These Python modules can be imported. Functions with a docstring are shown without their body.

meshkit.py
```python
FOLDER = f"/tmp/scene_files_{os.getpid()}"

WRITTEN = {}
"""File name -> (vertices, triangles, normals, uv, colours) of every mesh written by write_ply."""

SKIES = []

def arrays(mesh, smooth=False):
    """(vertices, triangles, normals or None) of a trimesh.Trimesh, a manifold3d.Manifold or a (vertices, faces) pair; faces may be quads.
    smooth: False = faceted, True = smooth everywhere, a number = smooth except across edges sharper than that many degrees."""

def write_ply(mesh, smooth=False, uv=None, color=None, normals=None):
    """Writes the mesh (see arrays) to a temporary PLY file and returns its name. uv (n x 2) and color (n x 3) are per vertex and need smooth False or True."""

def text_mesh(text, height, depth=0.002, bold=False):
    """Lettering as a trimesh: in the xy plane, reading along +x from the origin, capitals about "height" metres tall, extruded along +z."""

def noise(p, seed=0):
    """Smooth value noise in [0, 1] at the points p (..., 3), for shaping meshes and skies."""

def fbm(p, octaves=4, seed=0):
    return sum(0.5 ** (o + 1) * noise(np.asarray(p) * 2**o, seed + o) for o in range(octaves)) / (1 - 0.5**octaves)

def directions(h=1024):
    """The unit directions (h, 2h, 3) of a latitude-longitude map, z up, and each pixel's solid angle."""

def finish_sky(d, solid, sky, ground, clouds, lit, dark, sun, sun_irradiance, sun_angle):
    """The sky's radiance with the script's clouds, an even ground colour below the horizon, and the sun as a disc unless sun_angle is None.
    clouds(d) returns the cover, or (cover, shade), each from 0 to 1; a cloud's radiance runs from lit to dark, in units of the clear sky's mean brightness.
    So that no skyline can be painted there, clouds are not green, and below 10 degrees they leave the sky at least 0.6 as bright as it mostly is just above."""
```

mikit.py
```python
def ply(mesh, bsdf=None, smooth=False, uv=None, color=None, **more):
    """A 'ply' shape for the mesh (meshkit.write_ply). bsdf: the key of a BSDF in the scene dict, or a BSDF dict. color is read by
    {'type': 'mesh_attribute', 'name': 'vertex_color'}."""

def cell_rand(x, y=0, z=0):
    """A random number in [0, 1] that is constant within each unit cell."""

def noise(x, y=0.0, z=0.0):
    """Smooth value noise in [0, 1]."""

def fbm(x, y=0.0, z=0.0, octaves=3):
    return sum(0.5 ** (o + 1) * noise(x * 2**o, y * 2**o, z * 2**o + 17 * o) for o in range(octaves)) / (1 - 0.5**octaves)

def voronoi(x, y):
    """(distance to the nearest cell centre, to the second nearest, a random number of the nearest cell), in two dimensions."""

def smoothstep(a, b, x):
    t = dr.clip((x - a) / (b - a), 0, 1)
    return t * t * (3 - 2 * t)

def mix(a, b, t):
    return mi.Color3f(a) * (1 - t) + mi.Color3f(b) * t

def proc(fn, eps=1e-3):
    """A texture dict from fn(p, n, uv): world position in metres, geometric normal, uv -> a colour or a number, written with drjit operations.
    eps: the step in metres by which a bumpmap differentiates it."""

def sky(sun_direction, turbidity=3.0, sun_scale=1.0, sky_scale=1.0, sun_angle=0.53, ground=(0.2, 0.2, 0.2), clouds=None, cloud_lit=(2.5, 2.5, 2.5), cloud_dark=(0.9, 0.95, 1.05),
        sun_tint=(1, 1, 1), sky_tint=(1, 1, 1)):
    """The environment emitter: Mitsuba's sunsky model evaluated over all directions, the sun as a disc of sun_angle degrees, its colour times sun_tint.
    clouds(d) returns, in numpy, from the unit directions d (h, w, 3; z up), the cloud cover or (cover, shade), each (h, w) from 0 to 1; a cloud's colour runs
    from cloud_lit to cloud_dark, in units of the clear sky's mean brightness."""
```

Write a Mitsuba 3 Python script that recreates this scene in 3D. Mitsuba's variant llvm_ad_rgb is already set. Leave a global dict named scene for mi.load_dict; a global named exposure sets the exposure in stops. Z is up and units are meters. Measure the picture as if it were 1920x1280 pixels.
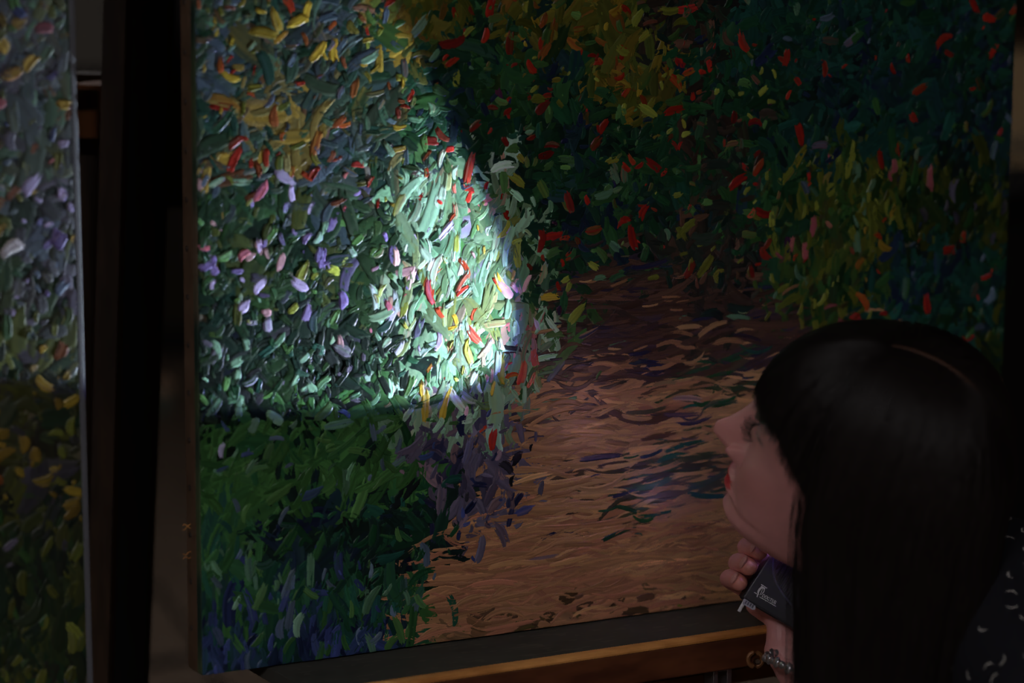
import math
import numpy as np, trimesh, manifold3d as m3, mitsuba as mi, drjit as dr
import mikit, meshkit
from mikit import proc, noise, fbm, smoothstep, mix, cell_rand
T = mi.ScalarTransform4f
rad = math.radians
scene, labels = {}, {}

# ------------------------------------------------------------------ camera
F_PX, CAM_Z, PITCH = 5333.0, 1.50, rad(8.984)
CAM = np.array([0.0, 0.0, CAM_Z])
FW = np.array([0, math.cos(PITCH), -math.sin(PITCH)])
RT = np.array([1.0, 0, 0])
UP = np.cross(RT, FW)
scene['camera'] = {'type': 'thinlens', 'fov': 2 * math.degrees(math.atan(960 / F_PX)), 'fov_axis': 'x',
                   'to_world': T().look_at(origin=CAM.tolist(), target=(CAM + FW).tolist(), up=[0, 0, 1]),
                   'aperture_radius': 0.017, 'focus_distance': 2.42, 'near_clip': 0.05, 'far_clip': 60.0}
exposure = 0.0

# ------------------------------------------------------------------ light: a dim room (added ceiling lamps, unseen) and the torch
CEIL_COL = [11.4, 10.7, 10.9]         # radiance of the added ceiling lamps' diffusers
TORCH_I = 4.8                      # strength of the torch beam
scene['ambient_fill'] = {'type': 'constant', 'radiance': {'type': 'rgb', 'value': [0.002, 0.002, 0.002]}}  # faint even fill light from all sides, not a source in the room


def at(px, py, depth):
    """The point that far from the camera along its axis, in the direction of a place in the photograph."""
    return CAM + depth * (FW + RT * (px - 960) / F_PX - UP * (py - 640) / F_PX)


# the plane of the large painting: corner O, axes U (right), V (up), N (towards the room)
YAW, LEAN = rad(28.586), rad(-0.945)
U = np.array([math.cos(YAW), math.sin(YAW), 0])
NH = np.array([math.sin(YAW), -math.cos(YAW), 0])
V = math.cos(LEAN) * np.array([0, 0, 1.0]) - math.sin(LEAN) * NH
N = np.cross(U, V)
O = CAM + np.array([-0.2527, 2.2486, -0.63116])
CW, CH = 0.81, 1.0                 # width and height of the large painting
TORCH_S = O + 0.55 * U + 0.061 * V + 0.10 * N
TE1, TE2, TA = rad(33.8), rad(8.5), 25.2
TORCH_A = -math.cos(TE1) * math.cos(TE2) * U + math.sin(TE1) * math.cos(TE2) * V + math.sin(TE2) * N


def torch_spot(col, cutoff, beam):
    return {'type': 'spot', 'to_world': T().look_at(origin=TORCH_S.tolist(), target=(TORCH_S + TORCH_A).tolist(), up=[0, 0, 1]),
            'intensity': {'type': 'rgb', 'value': [float(c * TORCH_I) for c in col]}, 'cutoff_angle': cutoff, 'beam_width': beam}


scene['torch_beam'] = torch_spot((0.86, 1.0, 0.98), TA + 0.3, TA - 0.6)
scene['torch_beam_fringe'] = torch_spot((0.035, 0.03, 0.20), TA + 0.85, TA + 0.1)


# ------------------------------------------------------------------ helpers
def srgb(r, g, b):
    c = np.array([r, g, b]) / 255.0
    return np.where(c < 0.04045, c / 12.92, ((c + 0.055) / 1.055) ** 2.4)


def rgb(c):
    return {'type': 'rgb', 'value': [float(x) for x in c]}


def mat(name, base, rough=0.5, spec=0.5, metal=0.0, bump=None, bscale=0.001, **kw):
    b = {'type': 'principled', 'base_color': base if isinstance(base, dict) else rgb(base), 'roughness': rough, 'specular': spec, 'metallic': metal, **kw}
    if bump is not None:
        b = {'type': 'bumpmap', 'arbitrary': proc(bump), 'scale': bscale, 'bsdf': b}
    scene[name] = {'type': 'twosided', 'bsdf': b}
    return name


used = {}


def key(name):
    if name not in scene and name not in used:
        used[name] = 1
        return name
    k = 1
    while f'{name}_{k:03d}' in scene or f'{name}_{k:03d}' in used:
        k += 1
    used[f'{name}_{k:03d}'] = 1
    return f'{name}_{k:03d}'


def thing(name, label, cat, group=None):
    k = key(name)
    labels[k] = {'label': label, 'category': cat}
    if group:
        labels[k]['group'] = group
    return k


def obj(name, mesh, m, parent=None, smooth=30, label=None, kind=None, cat=None, **kw):
    k = key(f'{parent}__{name}' if parent else name)
    scene[k] = mikit.ply(mesh, m, smooth=smooth, **kw)
    d = {}
    if label:
        d['label'] = label
    if kind:
        d['kind'] = kind
    if cat:
        d['category'] = cat
    if d:
        labels.setdefault(k, {}).update(d)
    return k


def struct(name, mesh, m, label=None):
    return obj(name, mesh, m, smooth=False, kind='structure', label=label)


def frame(origin, x, y, z):
    """4 x 4 from axes."""
    M = np.eye(4)
    M[:3, 0], M[:3, 1], M[:3, 2], M[:3, 3] = x, y, z, origin
    return M


def moved(mesh, M):
    m = mesh.copy()
    m.apply_transform(M)
    return m


def box(x0, x1, y0, y1, z0, z1, bevel=0.0, M=None):
    if bevel <= 0:
        m = trimesh.creation.box(bounds=[[x0, y0, z0], [x1, y1, z1]])
    else:
        pts, c = [], bevel * (1 - 1 / math.sqrt(2))
        for sx, x in ((1, x0), (-1, x1)):
            for sy, y in ((1, y0), (-1, y1)):
                for sz, z in ((1, z0), (-1, z1)):
                    for d in ((0, bevel, bevel), (bevel, 0, bevel), (bevel, bevel, 0), (c, c, bevel), (c, bevel, c), (bevel, c, c)):
                        pts.append((x + sx * d[0], y + sy * d[1], z + sz * d[2]))
        m = trimesh.Trimesh(*hullvf(pts), process=False)
    return moved(m, M) if M is not None else m


def hullvf(pts):
    mm = m3.Manifold.hull_points(np.asarray(pts, float)).to_mesh()
    return np.array(mm.vert_properties[:, :3]), np.array(mm.tri_verts)


def to_tm(man):
    mm = man.to_mesh()
    return trimesh.Trimesh(np.array(mm.vert_properties[:, :3]), np.array(mm.tri_verts), process=False)


def cat(ms):
    return trimesh.util.concatenate(ms)


def tube(pts, r, sides=8, caps=True):
    p = np.asarray(pts, float)
    r = np.broadcast_to(np.asarray(r, float), (len(p),))
    t = np.gradient(p, axis=0)
    t /= np.linalg.norm(t, axis=1, keepdims=True) + 1e-12
    ref = np.array([0, 0, 1.0]) if abs(t[0, 2]) < 0.9 else np.array([1.0, 0, 0])
    a = np.cross(t, ref)
    a /= np.linalg.norm(a, axis=1, keepdims=True) + 1e-12
    b = np.cross(t, a)
    ang = np.arange(sides) * 2 * np.pi / sides
    v = p[:, None] + r[:, None, None] * (np.cos(ang)[None, :, None] * a[:, None] + np.sin(ang)[None, :, None] * b[:, None])
    v = v.reshape(-1, 3)
    i, j = np.meshgrid(np.arange(len(p) - 1), np.arange(sides), indexing='ij')
    q = np.stack([i * sides + j, (i + 1) * sides + j, (i + 1) * sides + (j + 1) % sides, i * sides + (j + 1) % sides], -1).reshape(-1, 4)
    f = np.vstack([q[:, [0, 1, 2]], q[:, [0, 2, 3]]])
    if caps:
        n = len(v)
        v = np.vstack([v, p[:1], p[-1:]])
        k = np.arange(sides)
        f = np.vstack([f, np.stack([k * 0 + n, k, (k + 1) % sides], 1), np.stack([k * 0 + n + 1, (k + 1) % sides + n - sides, k + n - sides], 1)])
    m = trimesh.Trimesh(v, f, process=False)
    return m


def spline(pts, n):
    from scipy.interpolate import CubicSpline
    p = np.asarray(pts, float)
    s = np.concatenate([[0], np.cumsum(np.linalg.norm(np.diff(p, axis=0), axis=1))])
    return CubicSpline(s, p)(np.linspace(0, s[-1], n))


def cyl(p0, p1, r, sides=20):
    return tube([p0, p1], r, sides)


# ------------------------------------------------------------------ materials
mat('mat_paint', {'type': 'mesh_attribute', 'name': 'vertex_color'}, 0.30, 0.22)
mat('mat_paint_left', {'type': 'mesh_attribute', 'name': 'vertex_color'}, 0.45, 0.4)


def weave(p, n, uv):
    s = 2 * math.pi / 0.0011
    a = p @ mi.Vector3f(*U.tolist()) if False else p.x * float(U[0]) + p.y * float(U[1])
    return (dr.sin(a * s) * dr.sin(p.z * s)) * 0.5 + 0.5


def ground_col(p, n, uv):
    k = fbm(p.x * 14, p.y * 14, p.z * 14, 4)
    return mix(mix((0.012, 0.03, 0.022), (0.05, 0.075, 0.035), smoothstep(0.35, 0.65, k)), (0.10, 0.07, 0.045), smoothstep(0.55, 0.75, fbm(p.x * 9 + 5, p.y * 9, p.z * 9, 3)))


mat('mat_canvas', proc(ground_col), 0.6, 0.3, bump=weave, bscale=0.0003)


def linen_col(p, n, uv):
    k = fbm(p.x * 60, p.y * 60, p.z * 40, 3)
    return mix((0.05, 0.028, 0.016), (0.12, 0.074, 0.045), k)


mat('mat_linen', proc(linen_col), 0.85, 0.2, bump=weave, bscale=0.0004)
mat('mat_tack', (0.05, 0.04, 0.035), 0.5, 0.4, 0.6)


def wood_fn(c0, c1, sx=3.0, sz=3.0, ring=60):
    def f(p, n, uv):
        a = p.x * float(U[0]) + p.y * float(U[1])
        k = fbm(a * sx, p.y * ring, p.z * ring, 4)
        k2 = fbm(a * sx * 8, p.z * ring * 3, 0.3, 2)
        return mix(c0, c1, smoothstep(0.25, 0.75, k * 0.75 + k2 * 0.25))
    return f


mat('mat_wood_red', proc(wood_fn((0.060, 0.018, 0.008), (0.13, 0.042, 0.016))), 0.40, 0.45, clearcoat=0.25, clearcoat_gloss=0.7)
mat('mat_wood_gold', proc(wood_fn((0.42, 0.165, 0.042), (0.80, 0.39, 0.12))), 0.30, 0.5, clearcoat=0.5, clearcoat_gloss=0.85)
mat('mat_wood_orange', proc(wood_fn((0.15, 0.06, 0.02), (0.32, 0.13, 0.042))), 0.45, 0.4)


def wood_v(c0, c1):
    def f(p, n, uv):
        k = fbm(p.x * 70, p.y * 70, p.z * 3, 4)
        return mix(c0, c1, smoothstep(0.3, 0.7, k))
    return f


mat('mat_wood_dark', proc(wood_v((0.030, 0.015, 0.006), (0.058, 0.029, 0.012))), 0.5, 0.35)
mat('mat_wood_brown', proc(wood_v((0.15, 0.058, 0.020), (0.24, 0.095, 0.034))), 0.5, 0.35)
mat('mat_black', (0.006, 0.0055, 0.005), 0.7, 0.2)


def felt_col(p, n, uv):
    a = p.x * float(U[0]) + p.y * float(U[1])
    b = -p.x * float(U[1]) + p.y * float(U[0])
    k = fbm(a * 30, b * 60, 0.0, 4)
    d = smoothstep(0.78, 0.84, noise(a * 90, b * 300, 3.0))
    return mix(mix((0.034, 0.035, 0.029), (0.056, 0.055, 0.046), k), (0.2, 0.17, 0.12), d * 0.12)


mat('mat_felt', proc(felt_col), 0.8, 0.25)
mat('mat_steel', (0.42, 0.43, 0.47), 0.3, 0.5, 0.95)
mat('mat_brass', (0.20, 0.085, 0.030), 0.45, 0.4, 0.3)


def floor_col(p, n, uv):
    k = fbm(p.x * 1.6, p.y * 1.6, 0.0, 4)
    return mix((0.085, 0.06, 0.042), (0.135, 0.10, 0.07), k)


mat('mat_floor', proc(floor_col), 0.55, 0.3)


def wall_col(p, n, uv):
    k = fbm(p.x * 2, p.y * 2, p.z * 2, 4)
    return mix((0.032, 0.026, 0.018), (0.045, 0.037, 0.026), k)


mat('mat_wall', proc(wall_col), 0.9, 0.1)
mat('mat_wall_beige', (0.44, 0.31, 0.165), 0.85, 0.15)
mat('mat_ceiling', (0.25, 0.24, 0.23), 0.9, 0.1)
mat('mat_stripe', (0.10, 0.10, 0.085), 0.7, 0.2)
mat('mat_grey_panel', (0.20, 0.185, 0.155), 0.8, 0.2)
mat('mat_cable', (0.012, 0.012, 0.012), 0.5, 0.3)
mat('mat_jar', (0.10, 0.13, 0.10), 0.4, 0.4)
mat('mat_jar_lid', (0.60, 0.38, 0.24), 0.5, 0.3)
mat('mat_skin', {'type': 'mesh_attribute', 'name': 'vertex_color'}, 0.44, 0.45)
mat('mat_hair', (0.011, 0.0080, 0.0072), 0.42, 0.30)
mat('mat_hair_brown', (0.045, 0.024, 0.013), 0.42, 0.5)
mat('mat_lash', (0.006, 0.005, 0.005), 0.5, 0.3)
mat('mat_eye', {'type': 'mesh_attribute', 'name': 'vertex_color'}, 0.12, 0.6)
mat('mat_torch', (0.022, 0.023, 0.029), 0.46, 0.45)
mat('mat_torch_line', (0.075, 0.080, 0.125), 0.4, 0.4)
mat('mat_torch_rib', (0.032, 0.034, 0.038), 0.5, 0.4)
mat('mat_print', (0.62, 0.61, 0.64), 0.6, 0.3)
mat('mat_tag', (0.36, 0.35, 0.42), 0.45, 0.4, 0.3)
mat('mat_tag_dark', (0.10, 0.10, 0.13), 0.5, 0.4)
scene['mat_lens'] = {'type': 'thindielectric'}
mat('mat_trousers', (0.012, 0.012, 0.015), 0.8, 0.2)


mat('mat_top', (0.011, 0.011, 0.015), 0.85, 0.2)
mat('mat_crescent', (0.60, 0.57, 0.52), 0.8, 0.2)

# ------------------------------------------------------------------ room
RX0, RX1, RY0, RY1, RZ1 = -4.2, 3.4, -3.6, 9.2, 3.4
struct('floor', box(RX0, RX1, RY0, RY1, -0.1, 0), 'mat_floor')
struct('ceiling', box(RX0, RX1, RY0, RY1, RZ1, RZ1 + 0.1), 'mat_ceiling')
struct('wall_back', box(RX0, RX1, RY1, RY1 + 0.1, 0, RZ1), 'mat_wall')
struct('wall_front', box(RX0, RX1, RY0 - 0.1, RY0, 0, RZ1), 'mat_wall')
struct('wall_left', box(RX0 - 0.1, RX0, RY0, RY1, 0, RZ1), 'mat_wall')
struct('wall_right', box(RX1, RX1 + 0.1, RY0, RY1, 0, RZ1), 'mat_wall')
struct('baseboard_back', box(RX0, RX1, RY1 - 0.018, RY1, 0, 0.09), 'mat_black')

# ceiling lamps added out of view as fill light, the last for the far end
scene['mat_diffuser'] = {'type': 'diffuse', 'reflectance': rgb((0.7, 0.7, 0.7))}
for i, (x, y) in enumerate(((-1.3, -2.4), (0.9, -2.0), (-0.6, 4.6))):
    t = thing('added_ceiling_lamp', ('added unseen ceiling lamp over the left of the studio', 'added unseen ceiling lamp over the right of the studio', 'added unseen ceiling lamp brightening the far end of the room')[i], 'lamp')
    fr = [box(x - 0.66, x + 0.66, y - 0.36, y - 0.31, RZ1 - 0.06, RZ1), box(x - 0.66, x + 0.66, y + 0.31, y + 0.36, RZ1 - 0.06, RZ1),
          box(x - 0.66, x - 0.61, y - 0.31, y + 0.31, RZ1 - 0.06, RZ1), box(x + 0.61, x + 0.66, y - 0.31, y + 0.31, RZ1 - 0.06, RZ1)]
    obj('frame', cat(fr), 'mat_grey_panel', t, smooth=False)
    k = obj('diffuser', box(x - 0.605, x + 0.605, y - 0.305, y + 0.305, RZ1 - 0.045, RZ1 - 0.03), 'mat_diffuser', t, smooth=False)
    scene[k]['emitter'] = {'type': 'area', 'radiance': rgb(np.array(CEIL_COL) * (3.4, 1.6, 0.75)[i])}

# ------------------------------------------------------------------ behind the paintings
# grey screen standing far behind on the left, seen at the top of the gap between the paintings
t = thing('display_screen', 'olive grey display screen standing at the back of the room', 'screen')
c = at(150, 40, 8.6)
obj('panel', box(c[0] - 0.5, c[0] + 0.12, c[1], c[1] + 0.03, 0.966, 1.9, 0.004), 'mat_grey_panel', t)
obj('rail', box(c[0] - 0.51, c[0] + 0.13, c[1] + 0.001, c[1] + 0.05, 0.90, 0.966, 0.004), 'mat_black', t, label='black rail')
obj('base', box(c[0] - 0.5, c[0] + 0.12, c[1], c[1] + 0.14, 0.0, 0.90, 0.006), 'mat_wood_dark', t)
# tall black board behind the large painting
t = thing('backing_board', 'black backing board hanging behind the large painting', 'board')
p0, p1 = at(322, 391, 3.1), at(860, 391, 3.1)
Mb = frame(p0, [1, 0, 0], [0, 1, 0], [0, 0, 1])
obj('panel', box(-0.028, 0.36, 0, 0.012, 0, 0.75, 0.002, Mb), 'mat_black', t)
obj('rail', box(-0.028, 0.36, 0.012, 0.03, 0.0, 0.04, 0.002, Mb), 'mat_wood_dark', t)
for dx in (0.16, 0.30):
    q = p0 + np.array([dx, 0.03, 0])
    obj('leg', box(q[0], q[0] + 0.03, q[1], q[1] + 0.03, 0, p0[2] + 0.7, 0.003), 'mat_wood_dark', t)
# jar on the floor far behind
t = thing('paint_jar', 'small grey green jar with a pale lid on the floor behind the paintings', 'jar')
c = at(303, 832, 8.3)
prof = np.array([(0.0001, 0), (0.024, 0), (0.027, 0.004), (0.027, 0.055), (0.022, 0.066), (0.0001, 0.066)])
g = trimesh.creation.revolve(prof, sections=28)
obj('body', moved(g, T4 := trimesh.transformations.translation_matrix([c[0], c[1], 0])), 'mat_jar', t)
prof = np.array([(0.0001, 0.066), (0.026, 0.066), (0.026, 0.092), (0.024, 0.094), (0.0001, 0.094)])
obj('lid', moved(trimesh.creation.revolve(prof, sections=28), T4), 'mat_jar_lid', t, label='pale peach lid')


def floor_pt(px, py, h=0.006):
    d = FW + RT * (px - 960) / F_PX - UP * (py - 640) / F_PX
    return CAM + d * ((h - CAM[2]) / d[2])


cb = spline([floor_pt(*q) for q in ((150, 1075), (215, 1080), (275, 1092), (310, 1122), (345, 1165), (372, 1215), (420, 1290), (500, 1330))], 60)
obj('floor_cable', tube(cb, 0.006, 8), 'mat_cable', label='thin dark cable curving over the floor behind the large painting', cat='cable')
cb = spline([floor_pt(*q) for q in ((60, 1262), (180, 1258), (270, 1248), (330, 1238), (390, 1232), (520, 1236), (640, 1262))], 60)
obj('floor_cable', tube(cb, 0.0095, 8), 'mat_cable', label='thicker dark cable lying nearly straight on the floor at the lower left', cat='cable')

# right edge: beige wall piece with grey rail, dark cabinet in front of it
t = thing('cupboard', 'beige cupboard with a grey rail behind the right edge of the painting', 'cupboard')
c = at(1912, 370, 7.0)
obj('body', box(c[0] - 0.25, c[0] + 0.6, c[1], c[1] + 0.5, 0, c[2] + 0.37, 0.006), 'mat_wall_beige', t)
z = at(1912, 270, 7.0)[2]
obj('rail', box(c[0] - 0.25, c[0] + 0.6, c[1] - 0.012, c[1], z - 0.012, z + 0.012, 0.003), 'mat_stripe', t, label='grey rail')
obj('top_board', box(c[0] - 0.27, c[0] + 0.62, c[1] - 0.02, c[1] + 0.52, c[2] + 0.37, c[2] + 0.395, 0.004), 'mat_wood_dark', t)
t = thing('dark_cabinet', 'black cabinet behind the woman at the right edge', 'cabinet')
c = at(1885, 372, 5.2)
obj('body', box(c[0] - 0.06, c[0] + 0.7, c[1], c[1] + 0.45, 0, c[2], 0.006), 'mat_black', t)
obj('top_board', box(c[0] - 0.07, c[0] + 0.71, c[1] - 0.015, c[1] + 0.46, c[2], c[2] + 0.02, 0.004), 'mat_black', t)


# ------------------------------------------------------------------ brush strokes
def brush(rng, n, col0, col1, cx, cy, ang, L, W, H, base, m=8, k=8, curl=0.5):
    """n strokes of thick paint as ribbons with bristle ridges and ragged ends, in a flat frame (x, y, height); returns vertices, triangles, colours."""
    s = np.linspace(-1, 1, m)
    t = np.linspace(0, 1, k)
    br = rng.random((n, m))
    br = 0.55 * br + 0.225 * np.roll(br, 1, 1) + 0.225 * np.roll(br, -1, 1)
    r0, r1 = rng.random((n, m)), rng.random((n, m))
    round_ = (1 - np.sqrt(np.clip(1 - 0.85 * s ** 2, 0, 1)))[None] * (W / L)[:, None] * 0.55
    t0 = round_ * rng.uniform(0.3, 1.2, (n, 1)) + 0.10 * r0
    t1 = 1 - round_ * rng.uniform(0.3, 1.2, (n, 1)) - 0.34 * r1 * rng.uniform(0.3, 1.0, (n, 1))
    tt = t0[:, None, :] + (t1 - t0)[:, None, :] * t[None, :, None]
    x = (tt - 0.5) * L[:, None, None]
    wprof = 0.80 + 0.25 * np.sin(t * np.pi) ** 0.7
    skew = rng.normal(0, 0.28, (n, 1))
    wob = (1 + skew * (t[None] - 0.5)) * (1 + 0.16 * (rng.random((n, k)) - 0.5))
    y = s[None, None, :] * (wprof[None, :] * wob)[:, :, None] * W[:, None, None] / 2
    bend = rng.normal(0, curl, n) / L
    y = y + bend[:, None, None] * (x ** 2 - (L[:, None, None] / 2) ** 2 * 0.3)
    edge = np.clip((1 - np.abs(s)) * 4.5, 0, 1)[None, None, :]
    rim = np.exp(-((np.abs(s) - 0.72) / 0.16) ** 2)[None, None, :]
    endm = np.clip(np.minimum(t * 8, (1 - t) * 8), 0, 1)[None, :, None]
    pile = np.exp(-((t - 0.86) / 0.10) ** 2)[None, :, None] * rng.random((n, 1, 1))
    h = (0.35 + 0.75 * (br[:, None, :] - 0.3) + 0.25 * rim + 0.45 * pile + 0.22 * (rng.random((n, k, m)) - 0.5)) * edge * endm
    z = base[:, None, None] + h * H[:, None, None] - 0.0003 * (1 - edge * endm)
    ca, sa = np.cos(ang)[:, None, None], np.sin(ang)[:, None, None]
    P = np.stack([cx[:, None, None] + x * ca - y * sa, cy[:, None, None] + x * sa + y * ca, z + 0 * x], -1)
    mixk = np.clip(1.5 * (r0[:, None, :] - 0.35) * rng.uniform(0.3, 1, (n, 1, 1)) + 0.5 * t[None, :, None] * rng.random((n, 1, 1)) * r1[:, None, :], 0, 1)[..., None]
    C = col0[:, None, None, :] * (1 - mixk) + col1[:, None, None, :] * mixk
    C = C * (0.80 + 0.40 * rng.random((n, 1, m, 1))) * (0.92 + 0.16 * rng.random((n, k, m, 1)))
    i, j = np.meshgrid(np.arange(k - 1), np.arange(m - 1), indexing='ij')
    a = (i * m + j).ravel()
    q = np.stack([a, a + m, a + m + 1, a + 1], 1)
    f = np.vstack([q[:, [0, 1, 2]], q[:, [0, 2, 3]]])
    f = f[None] + (np.arange(n) * m * k)[:, None, None]
    return P.reshape(-1, 3), f.reshape(-1, 3), np.clip(C.reshape(-1, 3), 0.002, 0.95)


# colours of the paints (linear)
PAINT = {
    'teal': (0.012, 0.064, 0.050), 'deep': (0.008, 0.022, 0.018), 'black': (0.006, 0.008, 0.010), 'pine': (0.010, 0.054, 0.022), 'green': (0.035, 0.115, 0.030),
    'leaf': (0.075, 0.19, 0.055), 'olive': (0.13, 0.15, 0.022), 'lime': (0.27, 0.32, 0.05), 'mint': (0.22, 0.42, 0.30), 'pale': (0.42, 0.62, 0.50), 'sage': (0.10, 0.23, 0.14),
    'slate': (0.085, 0.125, 0.19), 'blue': (0.045, 0.065, 0.22), 'navy': (0.012, 0.017, 0.055), 'violet': (0.20, 0.15, 0.42), 'lav': (0.40, 0.34, 0.60), 'pink': (0.52, 0.30, 0.36),
    'rose': (0.42, 0.10, 0.13), 'red': (0.34, 0.022, 0.013), 'darkred': (0.18, 0.015, 0.012), 'rust': (0.27, 0.075, 0.022), 'ochre': (0.40, 0.26, 0.035), 'gold': (0.50, 0.36, 0.04),
    'umber': (0.045, 0.026, 0.020), 'brown': (0.105, 0.055, 0.036), 'earth': (0.345, 0.175, 0.088), 'sand': (0.50, 0.29, 0.145), 'terra': (0.37, 0.155, 0.095), 'peach': (0.55, 0.30, 0.14),
    'mauve': (0.20, 0.13, 0.15), 'white': (0.62, 0.58, 0.60), 'greyv': (0.12, 0.11, 0.17), 'cream': (0.62, 0.45, 0.28),
}
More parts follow.
